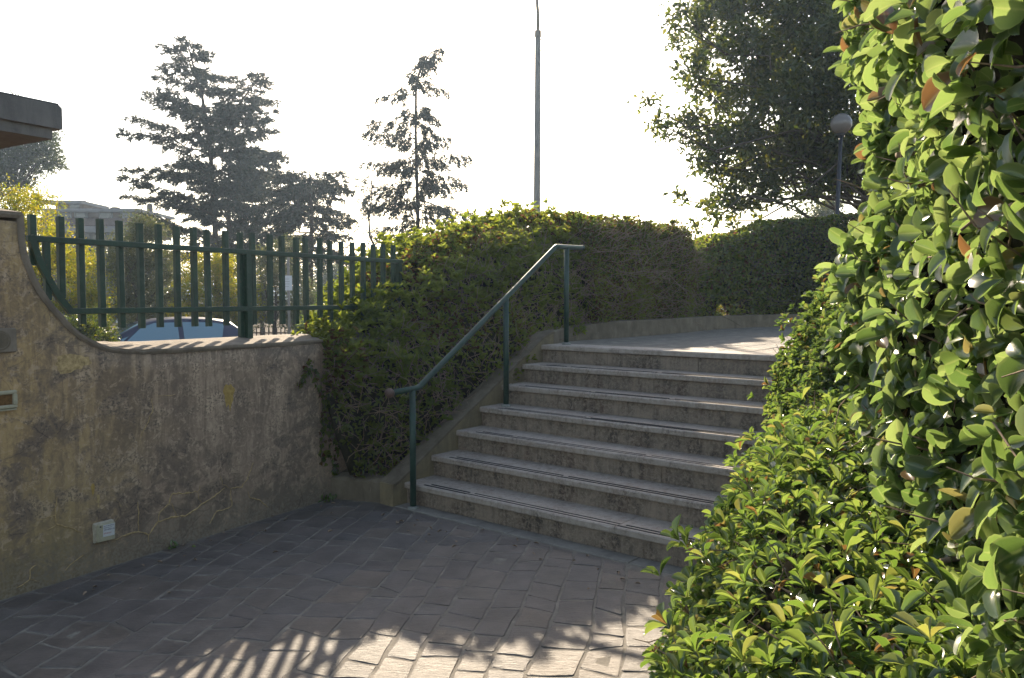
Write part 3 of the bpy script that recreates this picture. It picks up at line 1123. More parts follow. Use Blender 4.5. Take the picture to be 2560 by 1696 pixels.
# swept end of the panel that follows the curve of the wall
path = [(.535, 1.520), (.47, 1.60), (.415, 1.70), (.365, 1.80), (.318, 1.952)]
m = MB()
pa = np.array(path)
vs, fs = [], []
for i, p in enumerate(pa):
    t = unit(pa[min(i + 1, len(pa) - 1)] - pa[max(i - 1, 0)])
    n = V(-t[1], t[0])
    for a, b in ((-.018, -.036), (.018, -.036), (.018, -.008), (-.018, -.008)):
        vs.append((p[0] + n[0] * a, b, p[1] + n[1] * a))
for i in range(len(pa) - 1):
    for k in range(4):
        fs.append((i * 4 + k, i * 4 + (k + 1) % 4, (i + 1) * 4 + (k + 1) % 4, (i + 1) * 4 + k))
fs += [(0, 1, 2, 3), tuple(len(pa) * 4 - 4 + k for k in range(4))[::-1]]
m.add(vs, fs).build('end_brace', M['paint'], fence)
MB().box((.408, -.014, 1.765), (.034, .03, .36), bev=.003).build('end_post', M['paint'], fence)
MB().box((.345, -.006, 1.87), (.05, .012, .17), bev=.003).build('end_plate', M['paint'], fence)

# ------------------------------------------------------------------ stairs
stairs = empty('staircase', SO, SR)
tag(stairs, 'seven worn travertine steps climbing to the paved terrace', 'staircase')
SWID = 3.35
joints = [[.62, 1.9], [1.25, 2.5], [.55, 1.75, 2.9], [1.05, 2.35], [.9, 1.62, 2.8], [.45, 1.35, 2.4], [.85, 1.98]]
rjoint = [[.93, 2.1], [1.02, 2.4], [.68, 1.9], [1.2, 2.6], [.85, 2.1], [1.35, 2.5], [.72, 1.6]]


def slab(x0, x1, y0, y1, z0, z1, name, mat, parent, edge=.006, wear=.0025):
    """slab with an arrised, slightly chipped front edge"""
    nx_ = max(3, int((x1 - x0) / .05))
    vs, fs = [], []
    prof = lambda w: [(y1, z0), (y0 + .004, z0), (y0, z0 + .004 + w), (y0, z1 - edge - w), (y0 + edge + w, z1), (y1, z1)]
    for i in range(nx_ + 1):
        x = x0 + (x1 - x0) * i / nx_
        w = abs(rng.normal()) * wear
        if rng.random() < .05: w += .006 * rng.random()
        for (y, z) in prof(w): vs.append((x, y, z))
    for i in range(nx_):
        for k in range(6):
            k2 = (k + 1) % 6
            fs.append((i * 6 + k, i * 6 + k2, (i + 1) * 6 + k2, (i + 1) * 6 + k))
    fs += [tuple(range(6))[::-1], tuple(nx_ * 6 + k for k in range(6))]
    return link(name, mesh(name, vs, fs, mat), parent)


for k in range(1, 8):
    y0 = (k - 1) * GOING
    z1 = k * RISE
    xs_ = [0.0] + joints[k - 1] + [SWID]
    depth = GOING + .035 if k < 7 else .30
    for a, b in zip(xs_[:-1], xs_[1:]):
        tr = slab(a + .0015, b - .0015, y0 + rng.normal() * .0015, y0 + depth, z1 - .045, z1 + rng.normal() * .0012, 'tread', M['tread'], stairs)
        # two inlaid anti-slip strips
        g0, g1 = max(a + .004, .17 + .03 * rng.random()), b - .004
        if g1 - g0 > .1 and k < 7:
            for q, off in enumerate((.036, .078)):
                MB().box(((g0 + g1) / 2 + .02 * q, y0 + off, z1 + .0006), (g1 - g0 - .04 * q, .015, .0044)).build('anti_slip_strip', M['black_grip'], tr)
    xs_ = [0.0] + rjoint[k - 1] + [SWID]
    for a, b in zip(xs_[:-1], xs_[1:]):
        MB().box(((a + b) / 2, y0 + .024 + .011 + rng.normal() * .001, z1 - .045 - (RISE - .045) / 2 - .002), (b - a - .003, .022, RISE - .048), bev=.002).build('riser', M['riser'], stairs)
# solid mass behind the risers
mass = [(.046, -.1)] + [p for k in range(1, 8) for p in (((k - 1) * GOING + .046, k * RISE - .047), (k * GOING + .046, k * RISE - .047))] + [(7 * GOING + .046, -.1)]
MB().prism(mass, 0.002, SWID - .002, axis=0).build('stair_core', M['mortar'], stairs)
# footing strip in front of the first riser, cast in three lengths
ys = [-.01, 1.1, 2.05, SWID]
for a, b in zip(ys[:-1], ys[1:]):
    MB().box(((a + b) / 2 + .02, -.045, -.012), (b - a - .006, .13, .03), bev=.004).build('footing_strip', M['strip'], stairs)

# sloping side wall with its rendered cheek
side = empty('stair_side_wall', SO, SR)
tag(side, 'sloping rendered side wall rising beside the steps under the hedge', 'low wall')
line = lambda y: RISE + y / GOING * RISE + .055
prof = [(-.12, -.05), (-.12, .165), (-.06, line(-.06)), (.6, line(.6) + .004), (1.2, line(1.2) - .003), (1.80, line(1.80)), (1.93, 1.265), (1.98, 1.265), (1.98, -.05)]
MB().prism(prof, -.15, -.002, axis=0).build('cheek', M['stringer'], side)
cap = [(-.11, .172), (-.06, line(-.06) + .007), (.6, line(.6) + .011), (1.2, line(1.2) + .006), (1.80, line(1.80) + .008), (1.93, 1.273), (1.975, 1.273)]
capb = [(y, z - .02) for y, z in cap][::-1]
MB().prism(cap + capb, -.162, .012, axis=0).build('cap', M['kerbstone'], side)

# low kerb between wall and side wall
k0, k1 = V(-1.445, 6.19), stairpt(-.15, -.10)[:2]
kb = MB()
d2 = unit(k1 - k0); n2 = V(-d2[1], d2[0])
vs, fs = [], []
for i in range(9):
    p = k0 + (k1 - k0) * i / 8
    for off, z in ((0, -.05), (0 + .004 * rng.normal(), .155 + .006 * rng.normal()), (.02, .172 + .006 * rng.normal()), (.14, .19), (.14, -.05)):
        q = p + n2 * off
        vs.append((q[0], q[1], z))
for i in range(8):
    for k in range(5):
        fs.append((i * 5 + k, (i + 1) * 5 + k, (i + 1) * 5 + (k + 1) % 5, i * 5 + (k + 1) % 5))
fs += [tuple(range(5)), tuple(40 + k for k in range(5))[::-1]]
tag(kb.add(vs, fs).build('bed_kerb', M['kerbstone']), 'short rough kerb of the planting bed between plaster wall and steps', 'kerb')

# kerb along the terrace
kp = np.array(KERB)
dense = []
for i in range(len(kp) - 1):
    p0, p1, p2, p3 = kp[max(i - 1, 0)], kp[i], kp[i + 1], kp[min(i + 2, len(kp) - 1)]
    for j in range(6):
        t = j / 6
        dense.append(.5 * ((2 * p1) + (-p0 + p2) * t + (2 * p0 - 5 * p1 + 4 * p2 - p3) * t * t + (-p0 + 3 * p1 - 3 * p2 + p3) * t ** 3))
dense.append(kp[-1])
vs, fs = [], []
for i, p in enumerate(dense):
    t = unit(dense[min(i + 1, len(dense) - 1)] - dense[max(i - 1, 0)])
    n = V(-t[1], t[0])
    h = .10 + .08 * min(1, i / 12)
    for off, z in ((0, -.03), (.004, h - .012), (.016, h), (.13, h + .004), (.13, -.03)):
        q = p + n * off
        vs.append((q[0], q[1], LAND + z + .002 * rng.normal()))
for i in range(len(dense) - 1):
    for k in range(5):
        fs.append((i * 5 + k, (i + 1) * 5 + k, (i + 1) * 5 + (k + 1) % 5, i * 5 + (k + 1) % 5))
fs += [tuple(range(5)), tuple((len(dense) - 1) * 5 + k for k in range(5))[::-1]]
tag(MB().add(vs, fs).build('terrace_kerb', M['kerbstone']), 'weathered curving kerb edging the terrace below the dark hedge', 'kerb')

# planting bed soil under the hedge
bed = [((-1.50, 6.28), (-1.08, 6.2), .17), ((-1.30, 6.66), (-.80, 6.36), .28), ((-1.12, 6.98), (-.50, 6.74), .45), ((-.9, 7.35), (-.18, 7.13), .78), ((-.6, 7.9), (.17, 7.55), 1.1), ((-.3, 8.4), (.45, 8.05), 1.17)]
vs, fs = [], []
for a, b, z in bed: vs += [(*a, z), (*b, z - .02)]
for i in range(len(bed) - 1): fs.append((2 * i, 2 * i + 1, 2 * i + 3, 2 * i + 2))
tag(MB().add(vs, fs).build('bed_soil', M['soil']), kind='structure')

# ------------------------------------------------------------------ handrail (in the stair frame at x = .17)
hr = empty('handrail', stairpt(.17, 0, 0), SR)
tag(hr, 'blue-green tubular handrail on three posts climbing beside the steps', 'handrail')
RP = [(-.27, .905), (-.02, .917), (.008, .928), (1.745, 2.058), (1.775, 2.076), (2.20, 2.085)]
MB().tube([(0, y, z) for y, z in RP], .0225, 12).build('rail', M['rail_paint'], hr, True)
for (y, zb, zt) in ((-.071, 0.0, .905), (1.041, 4 * RISE, 1.59), (1.945, LAND, 2.075)):
    MB().tube([(0, y, zb + .004), (0, y, zt)], .0245, 12).build('post', M['rail_paint'], hr, True)
    MB().tube([(0, y, zb), (0, y, zb + .014), (0, y, zb + .022)], [.043, .042, .027], 16).build('base_flange', M['galv'], hr)
MB().sphere((0, -.30, .904), .036, 16, 10).build('ball_end', M['rust'], hr, True)
MB().sphere((0, 2.215, 2.087), .023, 12, 8).build('end_cap', M['rail_paint'], hr, True)

# ------------------------------------------------------------------ canopy at the left
can = empty('entrance_canopy', (-2.83, 5.0, 0), WR)
tag(can, 'flat grey concrete entrance canopy with pale soffit above the wall pillar', 'canopy')
W2, Lc = 2.4, 3.4
MB().prism([(-Lc, 2.658), (0, 2.658), (0, 2.79), (-.02, 2.806), (-Lc, 2.812)], 0, W2, axis=1).build('fascia', M['canopy'], can)
MB().box((-Lc / 2 - .025, W2 / 2, 2.625), (Lc - .05, W2 - .05, .066)).build('drip_band', M['canopy'], can)
MB().box((-Lc / 2 - .35, W2 / 2 + .2, 2.588), (Lc - .7, W2 - .5, .012)).build('soffit', M['soffit'], can)
MB().box((-Lc / 2, W2 / 2, 2.813), (Lc - .03, W2 - .02, .008)).build('roof_felt', M['iron_dark'], can)
for x in (-1.9, -3.2):
    MB().box((x, 1.6, (2.59 + STREET) / 2), (.25, .25, 2.59 - STREET)).build('support_pier', M['canopy'], can)

# ------------------------------------------------------------------ hedges and bushes
PI = math.pi


def hedge_thing(name, label, cat='hedge', group=None):
    o = empty(name)
    return tag(o, label, cat, group)


def patchy(P, f=1.6, seed=0.0, amt=.45):
    v = .5 + .5 * lump(P, f, seed)
    return np.clip((1 - amt) * rng.random(len(P)) * .93 + amt * v, 0, .999)


def stuff(name, me, parent):
    o = link(name, me, parent)
    o["kind"] = "stuff"
    return o


# sloping hedge between the plaster wall and the steps
HA = Hedge([((-1.62, 6.28), (-1.44, 6.08), .95, 1.16), ((-1.66, 6.55), (-1.22, 6.10), .16, 1.25), ((-1.70, 7.05), (-.92, 6.17), .14, 1.36), ((-1.58, 7.65), (-.57, 6.52), .26, 1.74),
            ((-1.34, 8.15), (-.24, 6.90), .50, 2.04), ((-1.0, 8.7), (.11, 7.34), .94, 2.24), ((-.55, 9.35), (.46, 8.04), 1.16, 2.44), ((.10, 9.85), (.92, 8.62), 1.24, 2.48)], .62, amp=.12, freq=2.7, seed=1, lean=[0, .15, .35, .5, .55, .58, .5, .3])
ha = hedge_thing('sloping_hedge', 'glossy mock-orange hedge sloping up between the plaster wall and the handrail')
HA.core('dark_core_hull', .12, M['core'], ha)
d1 = rosettes(HA, 3600, 6, .058, .021, th=(PI * .22, PI * .92), out=.05, depth=.03)
d2 = shell_leaves(HA, 11500, .046, .019, .06, th=(0, PI))
d4 = rosettes(HA, 620, 6, .062, .022, th=(PI * .3, PI * .8), out=.16, depth=.0)
d3 = rosettes(HA, 800, 6, .055, .02, th=(0, PI * .35), out=.03, depth=.04)
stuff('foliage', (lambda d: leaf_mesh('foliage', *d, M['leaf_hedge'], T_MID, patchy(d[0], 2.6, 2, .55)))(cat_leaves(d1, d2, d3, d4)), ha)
twigs_on(HA, 1300, M['dry_twig'], ha, 'twigs', .2, .0036, th=(0, PI * .35), depth=.06)
twigs_on(HA, 90, M['twig'], ha, 'shoots', .16, .0025, th=(PI * .3, PI * .8), depth=.02)

# clipped hedge along the terrace kerb
HB = Hedge([((.12, 9.6), (.84, 8.60), 1.26, 2.45), ((.65, 10.0), (1.22, 9.05), 1.28, 2.47), ((1.6, 10.7), (2.02, 10.22), 1.28, 2.46), ((2.05, 11.25), (2.42, 10.72), 1.28, 2.46), ((2.28, 11.45), (2.55, 11.02), 1.28, 2.36)], .34, amp=.075, freq=3.4, seed=3)
hb = hedge_thing('terrace_hedge', 'tall clipped dark hedge standing behind the terrace kerb left of the gap')
HB.core('dark_core_hull', .10, M['core'], hb)
e1 = shell_leaves(HB, 30000, .042, .019, .05, th=(0, PI * .62))
e2 = rosettes(HB, 1000, 6, .048, .018, th=(PI * .38, PI * .6), out=.12, depth=.02)
e3 = shell_leaves(HB, 5000, .045, .02, .05, th=(PI * .6, PI))
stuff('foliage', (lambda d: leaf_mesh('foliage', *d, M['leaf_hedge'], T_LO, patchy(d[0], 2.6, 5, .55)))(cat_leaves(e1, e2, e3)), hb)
twigs_on(HB, 800, M['dry_twig'], hb, 'twigs', .3, .004, th=(0, PI * .4), depth=.03)

HCc = Hedge([((2.12, 11.5), (2.56, 11.02), 1.3, 2.30), ((2.72, 12.1), (3.1, 11.65), 1.32, 2.42), ((2.8, 12.2), (3.18, 11.74), 1.56, 2.44), ((3.3, 12.72), (3.65, 12.2), 1.56, 2.6), ((3.4, 12.8), (3.73, 12.28), 1.32, 2.62), ((4.1, 13.35), (4.35, 12.8), 1.3, 2.8), ((6.6, 14.1), (6.7, 13.4), 1.4, 3.05)], .34, amp=.06, freq=2.0, seed=6)
HC = Hedge([((2.15, 11.55), (2.60, 11.02), 1.30, 2.28), ((3.0, 12.5), (3.4, 11.93), 1.32, 2.54), ((4.1, 13.4), (4.4, 12.75), 1.34, 2.84), ((6.6, 14.2), (6.8, 13.35), 1.34, 3.1)], .34, amp=.06, freq=2.0, seed=6)
hc = hedge_thing('ivy_hedge', 'dark ivy-grown hedge closing the far end of the terrace beneath the tree')
HCc.core('dark_core_hull', .10, M['core'], hc)
c1 = shell_leaves(HC, 22000, .055, .042, .05, th=(0, PI * .7))
keep = (c1[0][:, 2] > 1.58) | (c1[0][:, 0] < 2.75) | (c1[0][:, 0] > 3.7) | (rng.random(len(c1[0])) < .35)
c1 = tuple(q[keep] if hasattr(q, '__len__') else q for q in c1)
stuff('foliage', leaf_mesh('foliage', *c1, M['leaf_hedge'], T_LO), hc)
twigs_on(HC, 240, M['twig'], hc, 'twigs', .35, .005, th=(0, PI * .4), depth=.1)

# large-leaved hedge close to the camera
HN = Hedge([((.76, .45), (1.7, .3), .25, 3.5), ((.84, 1.2), (1.8, 1.2), .3, 3.5), ((.97, 2.0), (1.9, 2.0), .35, 3.5), ((1.09, 2.5), (1.9, 2.7), .4, 3.5), ((1.20, 2.72), (1.8, 2.9), .5, 3.45), ((1.42, 2.86), (1.65, 2.95), .6, 3.35)], .22, shear=.13, zref=1.7, amp=.10, freq=3.0, seed=9)
hn = hedge_thing('large_leaved_hedge', 'tall near hedge of large glossy rounded leaves filling the frame edge')
HN.core('dark_core_hull', .17, M['core'], hn)
n1 = shell_leaves(HN, 8200, .054, .035, .05, th=(PI * .55, PI), spread=1.2, up=.0, jit=.5)
n2 = shell_leaves(HN, 3600, .056, .036, .04, th=(PI * .1, PI), tr=(.75, 1), spread=1.1, up=.1, jit=.5)
n3 = shell_leaves(HN, 2000, .056, .036, .05, th=(PI * .25, PI * .55), spread=1.1, up=.0, jit=.4)
n4 = shell_leaves(HN, 4200, .04, .024, .10, th=(PI * .5, PI), spread=1.3, up=.0, jit=.5)
nd = cat_leaves(n1, n2, n3, n4)
big = biggest(nd, 300, (2050, 2580), (-20, 1650))
rest = np.setdiff1d(np.arange(len(nd[0])), big)
single_leaves(hn, big, nd, T_OVATE, M['leaf_near'], 'hedge_leaf')
stuff('foliage', leaf_mesh('foliage', *[q[rest] for q in nd], M['leaf_near'], T_OVATE), hn)
twigs_on(HN, 380, M['dry_twig'], hn, 'twigs', .13, .0026, th=(PI * .5, PI), depth=.05)
for (z, y) in ((1.05, 1.45), (1.62, 1.3), (1.95, 1.9), (2.2, 1.5), (.95, 1.9)):
    x = .86 + (y - 1.2) * .16 + .17 * max(0, 1.75 - z)
    p = V(x + .16, y + .05, z + .03)
    MB().tube([p, p + V(-.10, -.02, -.02), p + V(-.20, -.03, -.035)], [.011, .009, .007], 7).build('cut_branch', M['dry_twig'], hn, True)

# rounded mid hedge beside the upper steps
HM = Hedge([((1.92, 3.75), (2.7, 3.7), .3, 1.0), ((1.72, 4.0), (2.9, 4.0), .3, 1.32), ((1.62, 4.4), (3.1, 4.4), .3, 1.66), ((1.68, 4.9), (3.2, 4.9), .4, 1.84), ((1.92, 5.4), (3.3, 5.4), .5, 1.82), ((2.3, 5.9), (3.3, 5.9), .7, 1.6)], .82, amp=.10, freq=3.2, seed=12)
hm = hedge_thing('rounded_hedge', 'rounded small-leaved green hedge overhanging the upper end of the steps', 'hedge')
HM.core('dark_core_hull', .13, M['core'], hm)
m1 = rosettes(HM, 3300, 6, .042, .02, th=(PI * .35, PI), out=.05, depth=.035)
m3 = rosettes(HM, 260, 6, .046, .021, th=(PI * .45, PI), out=.15, depth=0)
m2 = shell_leaves(HM, 9000, .038, .02, .06, th=(PI * .3, PI))
stuff('foliage', leaf_mesh('foliage', *cat_leaves(m1, m2, m3), M['leaf_bush'], T_MID), hm)
twigs_on(HM, 160, M['twig'], hm, 'twigs', .2, .003, th=(PI * .5, PI), depth=.06)

# low bush in front
HF = Hedge([((.42, .85), (1.9, .8), -.02, .84), ((.46, 1.9), (1.9, 1.8), -.02, .88), ((.62, 2.65), (2.0, 2.45), -.02, .94), ((.88, 3.3), (2.2, 3.1), -.02, .99), ((1.20, 3.95), (2.4, 3.7), -.02, 1.0), ((1.42, 4.4), (2.5, 4.2), 0, .94)], .55, amp=.08, freq=3.1, seed=15)
hf = hedge_thing('low_bush', 'low sunlit mock-orange bush with bright green rosettes at the foot of the steps', 'bush')
HF.core('dark_core_hull', .14, M['core'], hf)
f1 = rosettes(HF, 2500, 7, .047, .019, th=(PI * .3, PI), out=.06, depth=.04, jit=.45, tilt=1.15)
f2 = shell_leaves(HF, 9500, .043, .018, .06, th=(PI * .3, PI), spread=1.2, jit=.5)
f3 = rosettes(HF, 240, 6, .058, .022, th=(PI * .4, PI * .8), out=.13, depth=.0, jit=.4)
fd = cat_leaves(f1, f2, f3)
big = biggest(fd, 300, (1600, 2400), (1100, 1710), front=np.arange(len(fd[0])) % 3 < 2)
rest = np.setdiff1d(np.arange(len(fd[0])), big)
single_leaves(hf, big, fd, T_OBOV, M['leaf_bush'], 'bush_leaf')
stuff('foliage', leaf_mesh('foliage', *[q[rest] for q in fd], M['leaf_bush'], T_OBOV), hf)
twigs_on(HF, 420, M['dry_twig'], hf, 'twigs', .15, .0026, th=(PI * .3, PI), depth=.05)
# soil under the bushes
tag(MB().add([(.15, -.5, -.002), (4.4, -.5, -.002), (4.4, 4.6, -.002), (1.3, 4.5, -.002), (.5, 2.6, -.002)], [(0, 1, 2, 3, 4)]).build('bush_soil', M['soil']), kind='structure')

# ivy trailing over the corner of the wall
ivy = hedge_thing('trailing_ivy', 'thin ivy strands hanging over the wall corner beside the hedge', 'ivy')
P, A, N, L, W = [], [], [], [], []
sm = MB()
for (s0, z0, z1, dx) in ((2.30, 1.05, .55, .10), (2.38, .95, .30, -.02), (2.44, .85, .22, .02), (2.25, 1.12, .95, -.12), (2.46, 1.15, .42, .0), (2.5, .6, .12, .03)):
    pts = []
    for i in range(14):
        t = i / 13
        s = s0 + dx * t + .02 * math.sin(9 * t + s0 * 7)
        pts.append(wallpt(s, -.015 - .012 * abs(math.sin(5 * t)), z0 + (z1 - z0) * t))
    sm.tube(pts, .0022, 4, False)
    for p in pts:
        for k in range(3):
            P.append(p + rng.normal(size=3) * .014); A.append(unit(V(rng.normal() * .6, rng.normal() * .4, -.8))); N.append(unit(-WN + rng.normal(size=3) * .45)); L.append(rng.uniform(.026, .05)); W.append(rng.uniform(.028, .046))
P.append(wallpt(2.40, -.018, .40)); A.append(V(0, 0, -1)); N.append(-WN); L.append(.085); W.append(.085)
sm.build('stems', M['twig'], ivy, True)
stuff('ivy_leaves', leaf_mesh('ivy_leaves', np.array(P), np.array(A), np.array(N), np.array(L), np.array(W), M['leaf_hedge'], T_IVY), ivy)

# weeds at the foot of the wall
for (s, n, lab) in ((2.40, 26, 'green weed tuft growing at the wall corner by the bed kerb'), (1.02, 9, 'tiny weed at the foot of the wall near the cracks')):
    w = empty('weed', wallpt(s, -.04, 0))
    tag(w, lab, 'weed')
    P = rng.normal(size=(n, 3)) * V(.05, .03, 0) + V(0, 0, .005)
    A = unit(rng.normal(size=(n, 3)) * .6 + V(0, 0, .7))
    stuff('weed_leaves', leaf_mesh('weed_leaves', P, A, unit(V(0, -.3, 1) + rng.normal(size=(n, 3)) * .4), rng.uniform(.03, .06, n), rng.uniform(.012, .022, n), M['leaf_bush'], T_MID), w)

# a little dry leaf litter along the wall foot and the stair foot
n = 70
lp_ = np.concatenate([np.array([wallpt(rng.uniform(.2, 2.4), -abs(rng.normal()) * .25 - .02, .006) for _ in range(n // 2)]), np.array([stairpt(rng.uniform(.1, 2.3), -.14 - abs(rng.normal()) * .3, .008) for _ in range(n // 2)])])
lt = link('leaf_litter', leaf_mesh('leaf_litter', lp_, unit(rng.normal(size=(n, 3)) * V(1, 1, .12)), unit(V(0, 0, 1) + rng.normal(size=(n, 3)) * .25), rng.uniform(.015, .045, n), rng.uniform(.008, .02, n), M['dry_twig'], T_MID))
tag(lt, 'scattered dry leaf litter on the paving', kind='stuff')

# ------------------------------------------------------------------ trees
def limb(mb, a, b, r0, r1, sag=0.0, n=6, seg=5, wob=.03):
    a, b = np.asarray(a, float), np.asarray(b, float)
    l = np.linalg.norm(b - a)
    pts, rs = [], []
    for i in range(seg + 1):
        t = i / seg
        p = a + (b - a) * t + V(0, 0, -sag * l * 4 * t * (1 - t)) + (rng.normal(size=3) * wob * l if 0 < i < seg else 0)
        pts.append(p); rs.append(r0 + (r1 - r0) * t)
    mb.tube(pts, rs, n, False)
    return pts


def cedar(name, label, stems, levels, base_r, rise=.12, droop=.22, nbr=5, dens=1.0, needle=(.25, .034), mat=None, group=None, tlmax=1.3, hang=.25):
    root = empty(name, tuple(stems[0][0][:2]) + (STREET,))
    off = V(*root.location)
    tag(root, label, 'tree', group)
    tr, br = MB(), MB()
    P, A = [], []
    for si, stem in enumerate(stems):
        stem = [np.asarray(p, float) - off for p in stem]
        n = len(stem)
        rs = [base_r * (.85 if si else 1) * (1 - .93 * i / (n - 1)) + .012 for i in range(n)]
        tr.tube(stem, rs, 9, True)
        seg = np.array(stem)
        cl = np.concatenate([[0], np.cumsum(np.linalg.norm(np.diff(seg, axis=0), axis=1))])
        f = lambda t: np.array([np.interp(t * cl[-1], cl, seg[:, k]) for k in range(3)])
        for lv in levels[si]:
            t0, LL, LR, LD = lv[:4]
            k = lv[4] if len(lv) > 4 else nbr
            for b in range(k):
                t = np.clip(t0 + rng.normal() * .012, .02, .995)
                az = (b + rng.random() * .8) / k * 2 * PI if k > 1 else (0 if LR > LL else PI) + rng.normal() * .25
                c, s_ = math.cos(az), math.sin(az)
                l = ((LR if c > 0 else LL) * abs(c) ** 1.3 + LD * abs(s_) ** 1.3) * rng.uniform(.78, 1.08)
                if l < .15: continue
                p0 = f(t)
                dv = V(c, s_, 0)
                pts = []
                m = 7
                bend = rng.normal() * .12
                rz = rise + rng.normal() * .07
                for i in range(m + 1):
                    u = i / m
                    pts.append(p0 + dv * l * u + V(-s_, c, 0) * bend * l * u * u + V(0, 0, l * (rz * u * 1.6 - droop * u * u)) + (rng.normal(size=3) * .015 * l if i else 0))
                br.tube(pts, [max(.010, .022 * l * (1 - .85 * i / m) * .55) for i in range(m + 1)], 5, False)
                pa = np.array(pts)
                nt = int(max(5, l * 5.5 * dens))
                for q in range(nt):
                    u = .18 + .82 * (q + rng.random()) / nt
                    x = np.array([np.interp(u * m, np.arange(m + 1), pa[:, kk]) for kk in range(3)])
                    sd = 1 if q % 2 else -1
                    tl = (.24 * l * (1.1 - u) + .22 + .12 * rng.random()) * rng.uniform(.6, 1.1)
                    tl = min(tl, tlmax)
                    td = unit(dv * .75 + V(-s_, c, 0) * sd * rng.uniform(.4, 1.0) + V(0, 0, rng.normal() * .15 - hang * (rng.random() if tlmax > 1 else .6 + rng.random())))
                    nn = int(max(5, tl * 66 * dens))
                    uu = rng.random(nn)
                    pp = x + td * (uu * tl)[:, None] + V(0, 0, -hang * .5) * (uu ** 2 * tl)[:, None] + rng.normal(size=(nn, 3)) * .03
                    P.append(pp)
                    A.append(unit(td * .9 + rng.normal(size=(nn, 3)) * .5 + V(0, 0, .1 - hang * .5)))
                    if l > 1.0 and q % 2 == 0:
                        br.tube([x, x + td * tl * .8 + V(0, 0, -hang * .3 * tl)], [.012, .005], 3, False)
    tr.build('trunk', M['bark'], root, True)
    br.build('branches', M['bark'], root, True)['kind'] = 'stuff'
    P, A = np.concatenate(P), np.concatenate(A)
    n = len(P)
    me = leaf_mesh('needles', P, A, rand_unit(n), needle[0] * rng.uniform(.6, 1.3, n), needle[1] * rng.uniform(.7, 1.3, n), mat or M['needle'], T_NEEDLE)
    stuff('needles', me, root)
    return root, n


D1 = 36.0
Q = lambda x, y, D=D1: at(x, y, D)
gr = (Q(530, 700)[0], D1, STREET)
g1 = V(*at(545, 745, D1)[:2], STREET)
g2 = V(at(578, 745, D1)[0], D1 + .6, STREET)
pxm = D1 / F
cedar('cedar_tree', 'broad tall cedar with two trunks, the biggest conifer behind the railing',
      [[g1, Q(540, 620), Q(533, 480), Q(524, 350), Q(505, 240), Q(482, 160), Q(467, 100)],
       [g2, Q(572, 620, D1 + .6), Q(572, 480, D1 + .6), Q(578, 340, D1 + .6), Q(605, 250, D1 + .6), Q(655, 188, D1 + .6)]],
      [[(0.99, 0.21, 0.26, 0.27, 3), (0.955, 0.69, 0.7, 0.72), (0.915, 1.46, 0.88, 1.08), (0.87, 1.72, 1.14, 1.35), (0.82, 1.89, 1.41, 1.8, 6), (0.77, 1.98, 1.76, 1.98, 6), (0.72, 2.24, 1.94, 2.25, 6), (0.66, 2.75, 1.94, 2.52, 6), (0.6, 3.1, 2.02, 2.7, 6), (0.53, 3.18, 1.94, 2.7, 6), (0.46, 3.1, 2.11, 2.7, 6), (0.39, 3.27, 2.11, 2.7, 5), (0.32, 3.1, 2.29, 2.7, 5), (0.26, 2.84, 2.11, 2.7, 5)],
       [(0.98, 0.43, 0.53, 0.45, 4), (0.92, 0.77, 1.06, 0.9), (0.86, 1.03, 1.58, 1.26), (0.8, 1.2, 1.94, 1.53, 6), (0.74, 1.29, 2.11, 1.8, 6), (0.67, 1.38, 2.11, 1.98, 6), (0.6, 1.38, 2.11, 2.16, 6), (0.53, 1.38, 2.02, 2.16, 6), (0.46, 1.38, 2.29, 2.16, 6), (0.4, 1.38, 2.64, 2.16, 5), (0.33, 1.38, 2.82, 2.16, 5)]],
      .14, rise=.24, droop=.17, dens=1.0)
cedar('cedar_tree', 'lower flat-topped drooping cedar just right of the biggest conifer',
      [[V(at(778, 745, 33)[0], 33, STREET), Q(776, 640, 33), Q(780, 540, 33), Q(772, 470, 33), Q(775, 428, 33)]],
      [[(.98, 1.3, 1.4, 1.0, 6), (.93, 2.0, 1.6, 1.5, 7), (.87, 2.2, 1.5, 1.8, 6), (.8, 2.1, 1.4, 1.8, 6), (.73, 2.2, 1.4, 1.8, 6), (.65, 2.3, 1.6, 1.8, 6), (.57, 2.3, 2.0, 1.8, 5), (.5, 2.2, 2.2, 1.8, 5)]],
      .11, rise=.02, droop=.16, dens=1.0, hang=.7)
cedar('cedar_tree', 'mid-height brownish conifer filling the gap between the two dense cedars',
      [[V(at(655, 745, 40)[0], 40, STREET), Q(652, 560, 40), Q(655, 460, 40), Q(650, 400, 40)]],
      [[(.97, 1.0, 1.3, 1.0, 6), (.9, 1.8, 2.2, 1.6, 6), (.82, 2.2, 2.6, 2.0, 6), (.74, 2.2, 2.6, 2.0, 6), (.66, 2.2, 2.4, 2.0, 6), (.58, 2.2, 2.4, 2.0, 5)]],
      .09, rise=.2, droop=.2, dens=.9)
D2 = 31.0
